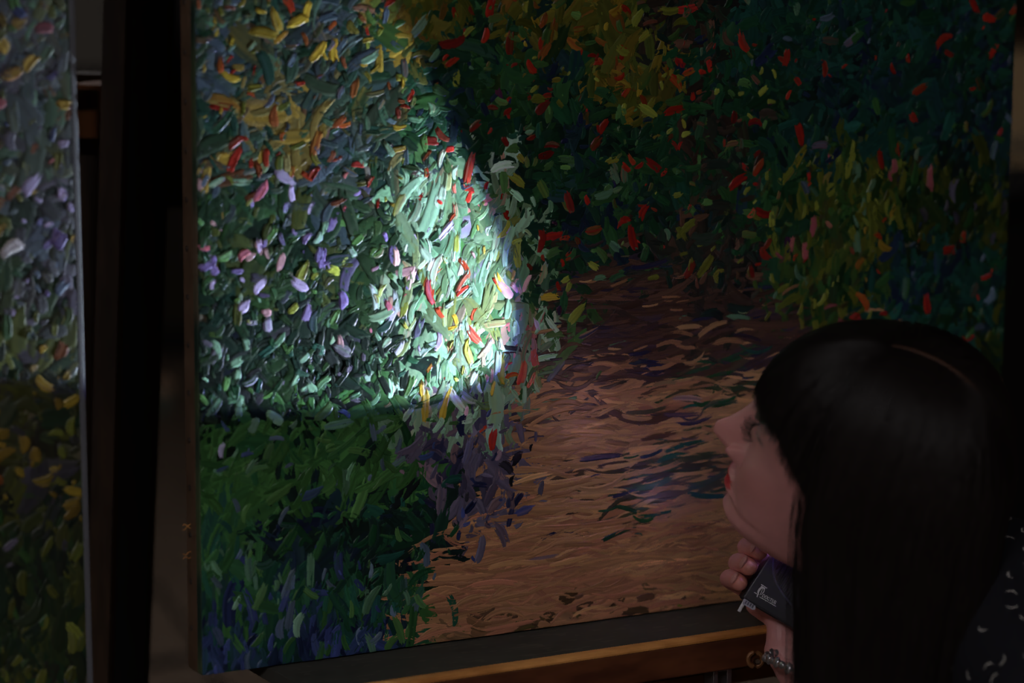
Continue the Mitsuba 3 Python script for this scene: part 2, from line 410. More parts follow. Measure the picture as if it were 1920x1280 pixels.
# kinds of passage: paints with weights for the underpaint, the body strokes and the accents; direction, its spread, stroke size
Z = {
    'canopy':   (dict(pine=4, deep=3, teal=2, slate=2), dict(teal=5, pine=4, ochre=1, slate=2, sage=1, rust=.8), dict(red=3, gold=2.5, slate=2, mint=1.5, olive=1, rust=1.5), 1.1, 1.0, 1.0),
    'thicket':  (dict(deep=5, black=3, pine=3), dict(pine=5, deep=4, green=3, navy=1.5, teal=1.5), dict(red=3, leaf=3, lime=1.2, sage=2, navy=1, darkred=2), 0.8, 1.3, 0.8),
    'sunny':    (dict(pine=3, olive=3, deep=2), dict(green=3, olive=4, ochre=2.5, pine=2, rust=1.3), dict(lime=3, gold=1.6, red=1.6, rust=1, leaf=2), 0.8, 1.2, 0.8),
    'shade':    (dict(umber=4, black=4, deep=2), dict(umber=4, black=4, deep=4, brown=.6, pine=1), dict(pine=2, brown=1.5, olive=1, deep=2, darkred=.6), 0.9, 1.2, 0.9),
    'bluebush': (dict(deep=4, black=2, navy=2, teal=1), dict(deep=3, teal=4, navy=2, pine=3), dict(teal=4, slate=1, red=1.2, sage=.5, green=2.5, pine=2), 1.2, 1.1, 0.8),
    'reeds':    (dict(pine=4, deep=3, green=2), dict(green=4, olive=4, pine=3, umber=1), dict(lime=1.6, olive=2, sage=1, rose=.6, ochre=.6, red=.6), 1.5, 0.55, 1.0),
    'blossom':  (dict(pine=3, deep=3, teal=2), dict(pine=4, green=4, olive=1.5, teal=3, violet=.5), dict(violet=2.5, lav=2.5, pink=2, lime=1.2, mint=2, rose=.9, leaf=1.5), 1.2, 1.1, 0.75),
    'lowleaf':  (dict(pine=3, deep=4, navy=1), dict(pine=4, deep=4, greyv=.8, teal=2, green=1), dict(mint=2, sage=2, lav=.8, leaf=3, greyv=1, pine=2, teal=2), 1.3, 0.9, 0.85),
    'light':    (dict(green=3, sage=3, teal=1), dict(sage=3, olive=2.2, mint=3, green=2, rose=.8, lav=.5), dict(pale=3, mint=2.5, lime=2.4, red=2, pink=1.4, lav=.9, gold=.8), 1.45, 0.55, 1.05),  # pale paint laid where the torch beam falls, standing in for its brightness
    'lawn':     (dict(green=4, pine=4), dict(green=6, pine=3, leaf=2), dict(leaf=3, slate=1, sage=1.5, green=3, blue=.5), 1.1, 0.9, 1.2),
    'darklawn': (dict(deep=5, black=3), dict(deep=5, pine=3, navy=2, black=2), dict(teal=2, pine=3, slate=.7, leaf=.5), 1.0, 0.9, 1.0),
    'grass':    (dict(pine=4, deep=3, navy=2), dict(green=4, pine=3, teal=3, navy=1.2), dict(leaf=2.5, sage=2, blue=1.6, slate=1.6, mint=.7), 1.5, 0.45, 1.15),
    'bluegrass': (dict(navy=3, deep=3), dict(blue=3, navy=3, pine=3), dict(blue=3, slate=2, green=2, teal=2), 1.5, 0.45, 1.1),
    'dusk':     (dict(navy=3, greyv=3, black=1), dict(greyv=5, navy=4, mauve=2), dict(navy=3, blue=1.5, greyv=3, mauve=1.5, black=1), 1.4, 0.8, 0.9),
    'bank':     (dict(umber=4, brown=2, deep=2), dict(umber=5, brown=4, deep=2, navy=1.2), dict(earth=2, navy=1.5, brown=2, sage=.8, sand=1), 0.05, 0.18, 1.1),
    'path':     (dict(earth=4, sand=3), dict(earth=5, sand=5, terra=.8, brown=.35), dict(sand=3, earth=2.5, peach=1, navy=.45, mauve=.4), 0.03, 0.11, 1.4),
    'shadowbar': (dict(brown=3, pine=2, umber=2), dict(umber=3, pine=4, brown=2, teal=1.2), dict(pine=3, teal=2, navy=1, earth=1.2), 0.06, 0.14, 1.2),
    'clay':     (dict(terra=4, earth=3), dict(terra=5, earth=5, peach=.8, sand=1), dict(terra=3, peach=.8, earth=3), 0.03, 0.12, 1.5),
    'amber':    (dict(earth=3, sand=3), dict(peach=3, earth=4, terra=2, sand=2), dict(peach=3, sand=2, ochre=.8, terra=1), 0.04, 0.16, 1.3),
    'hem':      (dict(brown=3, olive=1, umber=2), dict(brown=4, olive=1.5, earth=1.5, umber=2), dict(olive=1, brown=2, earth=1), 0.0, 0.3, 1.0),
    'iris':     (dict(deep=4, navy=2, umber=2), dict(greyv=4, deep=3, slate=2, olive=2), dict(violet=3, lav=3, blue=2, slate=2, white=.6, ochre=.6), 1.3, 0.9, 0.7),
    'haze':     (dict(slate=2, sage=3, greyv=2), dict(greyv=4, sage=3, slate=2, olive=2, rust=.8), dict(ochre=1.6, slate=1.5, blue=1, rose=1.3, olive=1.6, leaf=1), 1.4, 0.8, 0.8),
    'yellow':   (dict(deep=3, olive=3, umber=2), dict(olive=4, deep=2, greyv=2, pine=2), dict(gold=2.6, lime=1.3, ochre=2.6, lav=1, rust=.6), 0.9, 1.3, 0.7),
    'moss':     (dict(deep=4, pine=3, umber=2), dict(pine=4, olive=3, deep=3), dict(olive=2.5, lime=.7, green=2, greyv=.7), 1.5, 0.45, 0.9),
}
# paint gain per passage (body, accents), the torch beam's falloff painted in as well
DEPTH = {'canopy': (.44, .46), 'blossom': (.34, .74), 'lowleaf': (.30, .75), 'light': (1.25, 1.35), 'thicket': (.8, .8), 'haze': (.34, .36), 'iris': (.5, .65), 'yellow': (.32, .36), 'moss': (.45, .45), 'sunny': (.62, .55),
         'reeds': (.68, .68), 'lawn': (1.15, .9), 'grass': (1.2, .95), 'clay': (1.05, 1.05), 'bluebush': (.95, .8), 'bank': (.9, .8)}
# where the passages lie on the large painting (x to the right, y up, metres), with reach
MAP = [
    (.05, .50, 'canopy'), (.12, .52, 'canopy'), (.14, .46, 'canopy'), (.06, .43, 'canopy'), (.20, .53, 'sunny'), (.24, .50, 'thicket'), (.32, .52, 'sunny'), (.31, .46, 'thicket'),
    (.38, .51, 'sunny'), (.42, .47, 'sunny'), (.40, .41, 'thicket'), (.34, .40, 'thicket'), (.27, .42, 'thicket'), (.40, .35, 'thicket'), (.33, .34, 'thicket'), (.46, .51, 'shade'), (.47, .465, 'thicket'), (.48, .42, 'shade'),
    (.45, .385, 'thicket'), (.48, .35, 'shade'), (.46, .315, 'shade'), (.52, .52, 'bluebush'), (.60, .50, 'bluebush'), (.68, .52, 'bluebush'), (.76, .50, 'bluebush'), (.79, .42, 'bluebush'), (.70, .43, 'bluebush'),
    (.53, .44, 'thicket'), (.60, .42, 'bluebush'), (.54, .36, 'thicket'), (.59, .36, 'reeds'), (.62, .32, 'reeds'), (.65, .37, 'reeds'), (.61, .27, 'reeds'), (.58, .28, 'reeds'), (.74, .36, 'moss'), (.79, .34, 'moss'),
    (.74, .29, 'bluebush'), (.79, .27, 'bluebush'), (.70, .27, 'bluebush'), (.70, .21, 'bluebush'), (.79, .2, 'moss'),
    (.03, .35, 'blossom'), (.08, .36, 'blossom'), (.13, .33, 'blossom'), (.10, .40, 'canopy'), (.17, .36, 'blossom'), (.16, .41, 'canopy'), (.21, .44, 'thicket'), (.05, .31, 'blossom'), (.15, .29, 'blossom'),
    (.03, .26, 'lowleaf'), (.09, .26, 'lowleaf'), (.14, .245, 'lowleaf'), (.05, .225, 'lowleaf'), (.18, .24, 'lowleaf'), (.11, .22, 'lowleaf'),
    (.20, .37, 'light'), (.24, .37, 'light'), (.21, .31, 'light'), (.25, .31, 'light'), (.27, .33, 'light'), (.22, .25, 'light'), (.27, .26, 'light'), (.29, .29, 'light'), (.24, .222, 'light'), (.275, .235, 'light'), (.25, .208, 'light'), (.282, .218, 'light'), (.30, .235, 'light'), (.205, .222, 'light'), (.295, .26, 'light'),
    (.05, .18, 'lawn'), (.11, .185, 'lawn'), (.17, .185, 'lawn'), (.04, .14, 'lawn'), (.10, .15, 'lawn'), (.17, .15, 'lawn'), (.08, .11, 'darklawn'), (.14, .105, 'darklawn'), (.20, .11, 'darklawn'), (.18, .08, 'darklawn'),
    (.03, .09, 'grass'), (.05, .055, 'grass'), (.10, .055, 'grass'), (.15, .045, 'grass'), (.03, .02, 'bluegrass'), (.09, .018, 'bluegrass'), (.14, .015, 'bluegrass'), (.18, .04, 'grass'),
    (.22, .160, 'dusk'), (.262, .166, 'dusk'), (.23, .13, 'dusk'), (.27, .15, 'dusk'), (.25, .115, 'dusk'), (.33, .30, 'thicket'), (.31, .235, 'lawn'), (.34, .24, 'bank'),
    (.38, .29, 'bank'), (.44, .28, 'bank'), (.50, .29, 'shade'), (.55, .25, 'bank'), (.38, .25, 'bank'), (.45, .24, 'bank'), (.51, .23, 'bank'), (.34, .21, 'bank'), (.42, .21, 'bank'), (.50, .20, 'shadowbar'),
    (.33, .18, 'path'), (.40, .185, 'path'), (.46, .18, 'path'), (.52, .17, 'path'), (.34, .145, 'path'), (.41, .15, 'path'), (.48, .15, 'path'), (.54, .14, 'path'),
    (.40, .125, 'shadowbar'), (.45, .13, 'shadowbar'), (.50, .125, 'shadowbar'), (.36, .11, 'path'), (.40, .105, 'shadowbar'), (.46, .10, 'path'), (.52, .095, 'amber'),
    (.33, .10, 'path'), (.30, .085, 'clay'), (.37, .075, 'clay'), (.44, .07, 'clay'), (.50, .06, 'amber'), (.25, .06, 'clay'), (.31, .045, 'clay'), (.38, .035, 'clay'), (.45, .04, 'clay'), (.52, .035, 'amber'),
    (.23, .025, 'clay'), (.28, .015, 'clay'), (.33, -.012, 'hem'), (.36, .012, 'clay'), (.44, .012, 'clay'), (.44, -.014, 'hem'), (.24, -.012, 'hem'), (.52, .008, 'amber'), (.60, .05, 'amber'), (.60, .12, 'path'), (.66, .10, 'path'), (.74, .10, 'path'), (.70, .04, 'clay'), (.78, .04, 'clay'), (.62, .18, 'path'), (.70, .15, 'path'),
    (.1, .62, 'canopy'), (.3, .62, 'thicket'), (.5, .62, 'sunny'), (.7, .62, 'bluebush'), (.1, .75, 'haze'), (.35, .72, 'haze'), (.6, .75, 'canopy'), (.75, .72, 'thicket'), (.2, .9, 'haze'), (.45, .88, 'haze'), (.7, .9, 'haze'),
]
FAMILY = {}
for f_, names in (('foliage', 'teal deep black pine green leaf olive sage umber'), ('earth', 'brown earth sand terra peach mauve cream'), ('cool', 'slate blue navy violet lav greyv'),
                  ('bright', 'lime mint pale pink rose red darkred rust ochre gold white')):
    for n_ in names.split():
        FAMILY[n_] = f_


def paint_layers(seed, plan, zone_map, wid, hei, jitter, visible):
    """Strokes of all layers, sorted into families of paint; plan: (layer index into a passage's paints, number, length, width, height, base)."""
    rng = np.random.default_rng(seed)
    zx = np.array([(a, b) for a, b, _ in zone_map])
    zk = [c for _, _, c in zone_map]
    fam = {}
    for layer, n, L0, W0, H0, b0 in plan:
        cx, cy = rng.random(n) * wid, rng.random(n) * hei
        keep = visible(cx, cy) | (rng.random(n) < 0.22)
        cx, cy = cx[keep], cy[keep]
        n = len(cx)
        wx = cx + jitter * rng.normal(size=n)
        wy = cy + jitter * rng.normal(size=n)
        near = np.argmin((wx[:, None] - zx[None, :, 0]) ** 2 + (wy[:, None] - zx[None, :, 1]) ** 2, 1)
        name0, c0, c1, ang, L, W, fams = [], np.zeros((n, 3)), np.zeros((n, 3)), np.zeros(n), np.zeros(n), np.zeros(n), []
        cell = 0.034 if layer < 2 else 0.022
        gx, gy = np.floor(cx / cell + 0.35 * rng.normal(size=n)).astype(int), np.floor(cy / cell + 0.35 * rng.normal(size=n)).astype(int)
        cellr = ((gx * 73856093 ^ gy * 19349663 ^ (layer + 7) * 83492791) % 100003) / 100003.0
        for i in range(n):
            z = Z[zk[near[i]]]
            d = z[layer]
            ks, ws = list(d), np.array(list(d.values()), float)
            a, b = rng.choice(len(ks), 2, p=ws / ws.sum())
            if rng.random() < 0.62:          # neighbouring strokes often share a paint
                a = min(int(np.searchsorted(np.cumsum(ws / ws.sum()), cellr[i])), len(ks) - 1)
            if rng.random() < 0.35:
                d2 = z[min(layer, 1)]
                ks2 = list(d2)
                cb_ = PAINT[ks2[rng.integers(len(ks2))]]
            else:
                cb_ = PAINT[ks[b]]
            c0[i] = PAINT[ks[a]]
            c1[i] = 0.45 * c0[i] + 0.55 * np.array(cb_)
            fams.append(FAMILY[ks[a]])
            if layer < 2:
                mean = sum(np.array(PAINT[q]) * w_ for q, w_ in d.items()) / ws.sum()
                pull = 0.62 if layer == 0 else rng.choice([0.15, 0.5, 0.75], p=[.2, .4, .4] if z[4] < .3 else [.3, .4, .3])
                c0[i] = c0[i] * (1 - pull) + mean * pull
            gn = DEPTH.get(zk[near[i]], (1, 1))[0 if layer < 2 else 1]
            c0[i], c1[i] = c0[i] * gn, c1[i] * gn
            ang[i] = z[3] + rng.normal(0, z[4])
            flat = z[4] < 0.3
            L[i] = L0 * z[5] * ((1.9 if layer < 2 else 1.5) if flat else 1.0)
            W[i] = W0 * (0.66 if flat else 1.0)
        sz = np.minimum(np.exp(rng.normal(-0.08, 0.52, n)), 1.7 if layer == 2 else 2.4)
        L, W = L * sz * np.exp(rng.normal(0, 0.15, n)), W * sz
        # keep inside the canvas
        ex, ey = np.abs(np.cos(ang)) * L / 2 + W / 2, np.abs(np.sin(ang)) * L / 2 + W / 2
        cx = np.clip(cx, ex * .45, wid - ex * .45)
        cy = np.clip(cy, ey * .45, hei - ey * .45)
        tone = np.exp(rng.normal(0, 1, (n, 1)) * np.where(np.array([Z[zk[q]][4] for q in near]) < 0.3, 0.13, 0.22)[:, None])
        hgt = H0 * np.exp(rng.normal(0, 0.35, n)) * np.where(np.array([Z[zk[q]][4] for q in near]) < 0.3, 0.45, 1.0)
        base = b0 + 0.0004 * rng.random(n)
        fams = np.array(fams)
        for f_ in np.unique(fams):
            w = np.nonzero(fams == f_)[0]
            fam.setdefault(f_, []).append(brush(rng, len(w), c0[w] * tone[w], c1[w] * tone[w], cx[w], cy[w], ang[w], L[w], W[w], hgt[w], base[w], curl=0.42))
    out = {}
    for f_, parts in fam.items():
        off, v, t_, c = 0, [], [], []
        for a, b, d in parts:
            a[:, 0], a[:, 1] = np.clip(a[:, 0], 0.0002, wid - 0.0002), np.clip(a[:, 1], 0.0002, hei - 0.0002)
            v.append(a); t_.append(b + off); c.append(d)
            off += len(a)
        out[f_] = (np.vstack(v), np.vstack(t_), np.vstack(c))
    return out


def put(M, v):
    return v @ M[:3, :3].T + M[:3, 3]


# ------------------------------------------------------------------ the large painting
MP = frame(O, U, V, N)
P1 = thing('painting', 'large unframed painting of thick green and earth brushwork, lit by the torch', 'painting')
obj('canvas', box(-0.0005, CW + 0.0005, -0.0005, CH, -0.010, -0.0002, 0.002, MP), 'mat_canvas', P1, label='painted canvas front')
obj('tacking_edge', box(-0.0005, CW + 0.0005, -0.0005, CH, -0.030, -0.0085, 0.0015, MP), 'mat_linen', P1, label='brown linen side of the canvas with tack holes')
for z in np.arange(0.035, CH - 0.02, 0.0392):
    g = m3.Manifold.sphere(0.0026, 14).scale([0.45, 1, 1])
    obj('tack', moved(to_tm(g), MP @ trimesh.transformations.translation_matrix([-0.0006, z, -0.0205])), 'mat_tack', P1)
rng = np.random.default_rng(5)
for (y0, sgn) in ((0.123, 1), (0.119, -1), (0.099, 1), (0.095, -1)):
    pts = [np.array([-0.0005, y0, -0.02])]
    for q in range(5):
        pts.append(pts[-1] + np.array([-0.0016, 0.0012 * math.sin(q * 1.3 + y0 * 90) * sgn, 0.0006]))
    obj('loose_thread', moved(tube(spline(pts, 12), 0.00035, 5), MP), 'mat_wood_gold', P1, label='loose orange thread')
names = {'foliage': 'foliage_strokes', 'earth': 'earth_strokes', 'cool': 'blue_violet_strokes', 'bright': 'bright_dabs'}
say = {'foliage': 'dark green brush strokes', 'earth': 'ochre and terracotta brush strokes', 'cool': 'blue and violet brush strokes', 'bright': 'red, yellow and pale green dabs of paint'}
plan = [(0, 3200, 0.056, 0.020, 0.00020, 0.0000), (1, 7500, 0.030, 0.0098, 0.00026, 0.0003), (1, 8500, 0.019, 0.0050, 0.00026, 0.0006), (2, 4000, 0.0150, 0.0046, 0.00042, 0.0008)]
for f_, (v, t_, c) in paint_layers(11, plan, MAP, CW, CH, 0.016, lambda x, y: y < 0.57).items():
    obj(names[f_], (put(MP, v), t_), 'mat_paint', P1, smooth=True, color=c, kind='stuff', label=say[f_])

# ------------------------------------------------------------------ the painting at the left edge
A0, A1 = at(137, 0, 2.2), None
YAW2 = rad(26)
n2 = np.array([math.sin(YAW2), -math.cos(YAW2), 0])
R0 = at(150, 578, 2.235)


def on_plane(px, py, P, n):
    d = FW + RT * (px - 960) / F_PX - UP * (py - 640) / F_PX
    return CAM + d * (((P - CAM) @ n) / (d @ n))


ta, tb = on_plane(172, 1280, R0, n2), on_plane(137, 0, R0, n2)
V2 = (tb - ta) / np.linalg.norm(tb - ta)
U2 = np.cross(V2, n2)
W2, H2 = 0.62, 0.92
O2 = ta - 0.10 * V2 - W2 * U2
MQ = frame(O2, U2, V2, n2)
P2 = thing('painting', 'second unframed flower painting with violet and yellow dabs, cut off by the left edge', 'painting')
obj('canvas', box(0, W2, 0, H2, -0.010, -0.0002, 0.0035, MQ), 'mat_canvas', P2, label='painted canvas front')
mat('mat_edge_tape', (0.095, 0.10, 0.115), 0.7, 0.3)
for x_ in (W2 - 0.0036, -0.0012):
    obj('edge_tape', box(x_, x_ + 0.0048, 0, H2, -0.022, 0.0006, 0.0008, MQ), 'mat_edge_tape', P2, label='grey taped edge')
obj('stretcher', box(0.002, W2 - 0.002, 0.002, H2 - 0.002, -0.026, -0.009, 0.001, MQ), 'mat_linen', P2)
MAP2 = []  # violet over dark moss: flower colours, with the torch's lit edge painted in
for uu in (0.04, 0.16, 0.28, 0.40, 0.50, 0.55, 0.585, 0.61):
    for yy, k_ in ((0.03, 'moss'), (0.10, 'moss'), (0.16, 'moss'), (0.215, 'moss'), (0.26, 'yellow'), (0.31, 'yellow'), (0.35, 'yellow'), (0.39, 'moss'), (0.425, 'iris'), (0.46, 'iris'), (0.50, 'iris'), (0.535, 'haze'), (0.58, 'haze'), (0.64, 'haze'), (0.72, 'haze'), (0.82, 'canopy'), (0.9, 'canopy')):
        if k_ == 'iris' and uu < 0.575:
            k_ = 'moss' if yy < 0.48 else 'haze'
        MAP2.append((uu, yy, k_))
plan = [(0, 1800, 0.050, 0.020, 0.0003, 0.0), (1, 6500, 0.028, 0.0085, 0.0003, 0.0003), (2, 2600, 0.017, 0.0055, 0.0005, 0.0007)]
for f_, (v, t_, c) in paint_layers(23, plan, MAP2, W2 - 0.004, H2, 0.010, lambda x, y: x > W2 - 0.16).items():
    obj(names[f_], (put(MQ, v), t_), 'mat_paint_left', P2, smooth=True, color=c, kind='stuff', label=say[f_])

# ------------------------------------------------------------------ easel under the large painting
E1 = thing('easel', 'varnished wooden studio easel with a grey tray holding the large painting', 'easel')
ET = 0.075                          # how far the tray reaches out in front of the canvas
UH = np.array([U[0], U[1], 0]); NHH = NH
ME = frame(O, UH, np.array([0, 0, 1.0]), NHH)   # x along the tray, y up, z out
obj('tray', box(0.06, CW + 0.15, -0.0145, -0.0015, -0.045, ET + 0.010, 0.001, ME), 'mat_felt', E1, label='worn grey tray top')
obj('front_rail', box(0.06, CW + 0.15, -0.032, -0.004, ET + 0.0105, ET + 0.020, 0.002, ME), 'mat_wood_red', E1, label='dark red brown front rail')
g = m3.CrossSection([[(ET + 0.0100, -0.0042), (ET + 0.0205, -0.0042), (ET + 0.0212, -0.0025), (ET + 0.0207, -0.0002), (ET + 0.0190, 0.0012), (ET + 0.0165, 0.0017), (ET + 0.0125, 0.0012), (ET + 0.0100, -0.0008)]])
ex = to_tm(g.extrude(CW + 0.09))
ex.vertices = ex.vertices[:, [2, 1, 0]] + np.array([0.06, 0, 0])
ex.invert()
obj('edge_moulding', moved(ex, ME), 'mat_wood_gold', E1, label='rounded golden edge of the tray')
obj('lower_rail', box(0.30, CW + 0.12, -0.067, -0.053, 0.006, 0.030, 0.002, ME), 'mat_wood_orange', E1)
obj('mast', box(0.36, 0.44, -(O[2]) + 0.05, 0.62, -0.085, -0.045, 0.003, ME), 'mat_wood_dark', E1)
for xx in (0.20, 0.66):
    obj('leg', box(xx, xx + 0.05, -O[2], -0.015, -0.08, -0.046, 0.003, ME), 'mat_wood_dark', E1)
obj('foot_bar', box(0.12, 0.78, -O[2], -O[2] + 0.05, -0.12, 0.04, 0.004, ME), 'mat_wood_dark', E1)
obj('slide_bracket', cat([box(0.4405, 0.4455, -0.080, -0.0322, ET - 0.006, ET + 0.009, 0.0006, ME), box(0.4545, 0.4595, -0.080, -0.0322, ET - 0.006, ET + 0.009, 0.0006, ME),
                          box(0.4405, 0.4595, -0.036, -0.0322, ET - 0.006, ET + 0.009, 0.0006, ME)]), 'mat_steel', E1, label='steel slide bracket under the tray')
# clamp screw: brass ring and steel wing arm at the lower right
q0 = at(1416, 1236, 2.46)
ring = []
for k_ in range(25):
    a_ = k_ / 24 * 2 * math.pi
    ring.append(q0 + 0.0062 * (RT * math.cos(a_) + UP * math.sin(a_)))
cs = obj('clamp_screw', tube([at(1404, 1240, 2.50), at(1416, 1238, 2.475), at(1421, 1240, 2.455)], [0.0035, 0.0032, 0.0022], 12), 'mat_wood_dark', E1, label='small screw of the easel')
obj('ring', tube(ring, 0.0021, 8, caps=False), 'mat_brass', cs, label='small brass ring')

# ------------------------------------------------------------------ easel between the paintings
E2 = thing('easel', 'dark wooden easel upright standing between the two paintings with a brown wooden bracket', 'easel')


def prism_px(front, depth_front, depth_back, m, name, parent, **kw):
    """A board whose front outline lies at one distance and runs straight back."""
    pts = [at(x, y, depth_front) for x, y in front]
    back = np.array([0.0, depth_back - depth_front, 0.0])
    v, f = hullvf(pts + [p + back for p in pts])
    return obj(name, trimesh.Trimesh(v, f, process=False), m, parent, **kw)


# the upright goes on above and below the frame
def xl(y, x0, x1):
    return x0 + (x1 - x0) * y / 1280


ya, yb = -900, 3900
prism_px([(xl(ya, 194, 160), ya), (xl(ya, 236, 202), ya), (xl(yb, 236, 202), yb), (xl(yb, 194, 160), yb)], 2.62, 2.66, 'mat_wood_dark', 'upright', E2)
prism_px([(xl(ya, 233, 199), ya), (xl(ya, 318, 268), ya), (xl(yb, 318, 268), yb), (xl(yb, 233, 199), yb)], 2.67, 2.72, 'mat_black', 'side_upright', E2)
prism_px([(131, 258), (195, 258), (176, 3900), (112, 3900)], 2.73, 2.76, 'mat_wood_dark', 'lower_board', E2)
bk = at(168, 205, 2.69)
MB = frame(bk, np.array([math.cos(rad(-24)), math.sin(rad(-24)), 0]), np.array([-math.sin(rad(-24)), math.cos(rad(-24)), 0]), [0, 0, 1])
# bracket: two wooden arms on a back plate
b0 = obj('bracket', cat([box(-0.024, 0.016, -0.002, 0.05, 0.0185, 0.0235, 0.0008, MB), box(-0.010, 0.016, -0.012, 0.05, -0.026, -0.0015, 0.0008, MB), box(0.010, 0.016, 0.0, 0.05, -0.026, 0.0235, 0.0008, MB)]),
         'mat_wood_brown', E2, label='brown wooden bracket')
obj('cross_bar', box(-0.30, 0.02, 0.05, 0.075, -0.03, 0.03, 0.002, MB), 'mat_wood_dark', E2)
obj('tray', box(0, W2, 0.10 - 0.026, 0.10 - 0.002, -0.05, 0.06, 0.002, frame(O2, U2, V2, n2) @ trimesh.transformations.translation_matrix([0, -0.10, 0])), 'mat_wood_dark', E2)

# ------------------------------------------------------------------ the woman
PS = thing('person', 'woman with long straight black hair and a fringe, leaning towards the large painting', 'person')
HA, HP, HR = rad(20), rad(20), rad(19)
HC = at(1600, 854, 2.275)


def head_rot(a, p_, r_):
    z = np.array([0, 0, 1.0])
    F = np.array([-math.cos(a), math.sin(a), 0])
    Lf = np.cross(z, F)
    F2 = math.cos(p_) * F + math.sin(p_) * z
    Uh = np.cross(F2, Lf)
    U2_ = math.cos(r_) * Uh + math.sin(r_) * Lf
    return np.stack([F2, np.cross(U2_, F2), U2_], 1)


HRM = head_rot(HA, HP, HR)
MHD = np.eye(4)
MHD[:3, :3], MHD[:3, 3] = HRM, HC
from scipy.interpolate import PchipInterpolator as Pch


def head_mesh():
    """Head in its own frame: x forwards, y to her left, z up."""
    Fz = np.array([(-.118, .030), (-.116, .048), (-.113, .063), (-.107, .077), (-.099, .0855), (-.09, .0885), (-.082, .0865), (-.076, .0845), (-.068, .0885), (-.05, .0865), (-.03, .0825), (-.01, .080), (.01, .0815), (.028, .089), (.045, .0895), (.062, .083), (.08, .070), (.098, .047), (.109, .022), (.113, .006)])
    Bz = np.array([(-.118, .03), (-.10, .045), (-.07, .062), (-.04, .078), (0, .093), (.03, .098), (.06, .092), (.085, .073), (.10, .048), (.109, .024), (.113, .006)])
    Wz = np.array([(-.118, .014), (-.116, .021), (-.113, .028), (-.105, .036), (-.09, .045), (-.07, .053), (-.045, .0595), (-.02, .0645), (0, .067), (.03, .0705), (.06, .069), (.085, .056), (.10, .037), (.109, .018), (.113, .005)])
    z = np.concatenate([np.linspace(-.118, -.100, 22), np.linspace(-.0985, .03, 110), np.linspace(.032, .113, 40)])
    F, B, W = Pch(*Fz.T)(z), Pch(*Bz.T)(z), Pch(*Wz.T)(z)
    nphi = 240
    ph = np.linspace(-math.pi, math.pi, nphi, endpoint=False)
    ph = ph - 0.42 * np.sin(ph)          # finer at the front
    c, s = np.cos(ph), np.sin(ph)
    ex_ = np.where(c > 0, 0.80, 0.95)
    X = np.where(c > 0, F[:, None], B[:, None]) * (np.sign(c) * np.abs(c) ** ex_)[None]
    Y = W[:, None] * (np.sign(s) * np.abs(s) ** 0.95)[None]
    Zz = np.repeat(z[:, None], nphi, 1)
    front = np.clip(X / 0.05, 0, 1)

    def g(v, m_, s_):
        return np.exp(-((v - m_) / s_) ** 2)

    ay = np.abs(Y)
    # nose: ridge height along z, width along z
    nz = np.array([(-.060, 0), (-.050, 0.0005), (-.0455, .005), (-.0415, .0155), (-.036, .0270), (-.030, .0340), (-.024, .0342), (-.012, .0255), (0, .0165), (.012, .0090), (.022, .0042), (.036, 0)])
    nh_ = Pch(*nz.T)(np.clip(z, -.06, .036))[:, None]
    nw_ = Pch(*np.array([(-.06, .012), (-.045, .0095), (-.034, .0088), (-.02, .0080), (0, .0072), (.015, .0085), (.036, .012)]).T)(np.clip(z, -.06, .036))[:, None]
    X = X + front * nh_ * np.exp(-(ay / nw_) ** 2.2)
    X = X + front * 0.0145 * g(ay, .0142, .0046) * g(Zz, -.0350, .0068)        # wings
    X = X - front * 0.0035 * g(ay, .0075, .0030) * g(Zz, -.0470, .0030)        # nostrils
    X = X - front * 0.0030 * g(ay, .0205, .0028) * g(Zz, -.0345, .0075)        # crease beside the wing
    # eyes
    X = X - front * 0.0090 * g(ay, .030, .014) * g(Zz, .012, .012)
    X = X + front * 0.0085 * g(ay, .032, .0115) * g(Zz, .0085, .0090)
    X = X - front * 0.0016 * g(ay, .032, .0120) * g(Zz, .0050, .0013)          # slit
    X = X + front * 0.0030 * g(ay, .030, .018) * g(Zz, .031, .007)             # brow
    # cheeks
    X = X + front * 0.0050 * g(ay, .040, .017) * g(Zz, -.030, .018)
    # mouth
    mw = np.clip(1 - (ay / .0235) ** 2, 0, 1) ** 0.8
    X = X + front * mw * (0.0068 * g(Zz, -.0565, .0048) + 0.0062 * g(Zz, -.0675, .0050) - 0.0030 * g(Zz, -.0618, .0016))
    X = X - front * 0.0022 * g(ay, .0285, .006) * g(Zz, -.062, .008)
    X = X + front * 0.0030 * g(ay, .0, .012) * g(Zz, -.092, .010)              # chin
    X = X - front * 0.0016 * g(ay, 0, .0035) * g(Zz, -.0500, .0045)            # philtrum
    shr_ = 1 - 0.13 * np.clip((Zz - .018) / .026, 0, 1) - 0.05 * np.clip(-X / .03, 0, 1) * np.clip((Zz + .03) / .03, 0, 1)
    X, Y = X * shr_, Y * shr_
    Zz = np.where(Zz < -.085, -.085 + (Zz + .085) * .72, Zz)
    Zz = np.where(Zz > .06, .06 + (Zz - .06) * .80, Zz)
    v = np.stack([X, Y, Zz], -1).reshape(-1, 3)
    nzv = len(z)
    i, j = np.meshgrid(np.arange(nzv - 1), np.arange(nphi), indexing='ij')
    q = np.stack([i * nphi + j, i * nphi + (j + 1) % nphi, (i + 1) * nphi + (j + 1) % nphi, (i + 1) * nphi + j], -1).reshape(-1, 4)
    f = np.vstack([q[:, [0, 1, 2]], q[:, [0, 2, 3]]])
    b, tp = len(v), len(v) + 1
    v = np.vstack([v, [[0, 0, -.1092]], [[0, 0, .1026]]])
    k = np.arange(nphi)
    f = np.vstack([f, np.stack([k * 0 + b, (k + 1) % nphi, k], 1), np.stack([k * 0 + tp, k + (nzv - 1) * nphi, (k + 1) % nphi + (nzv - 1) * nphi], 1)])
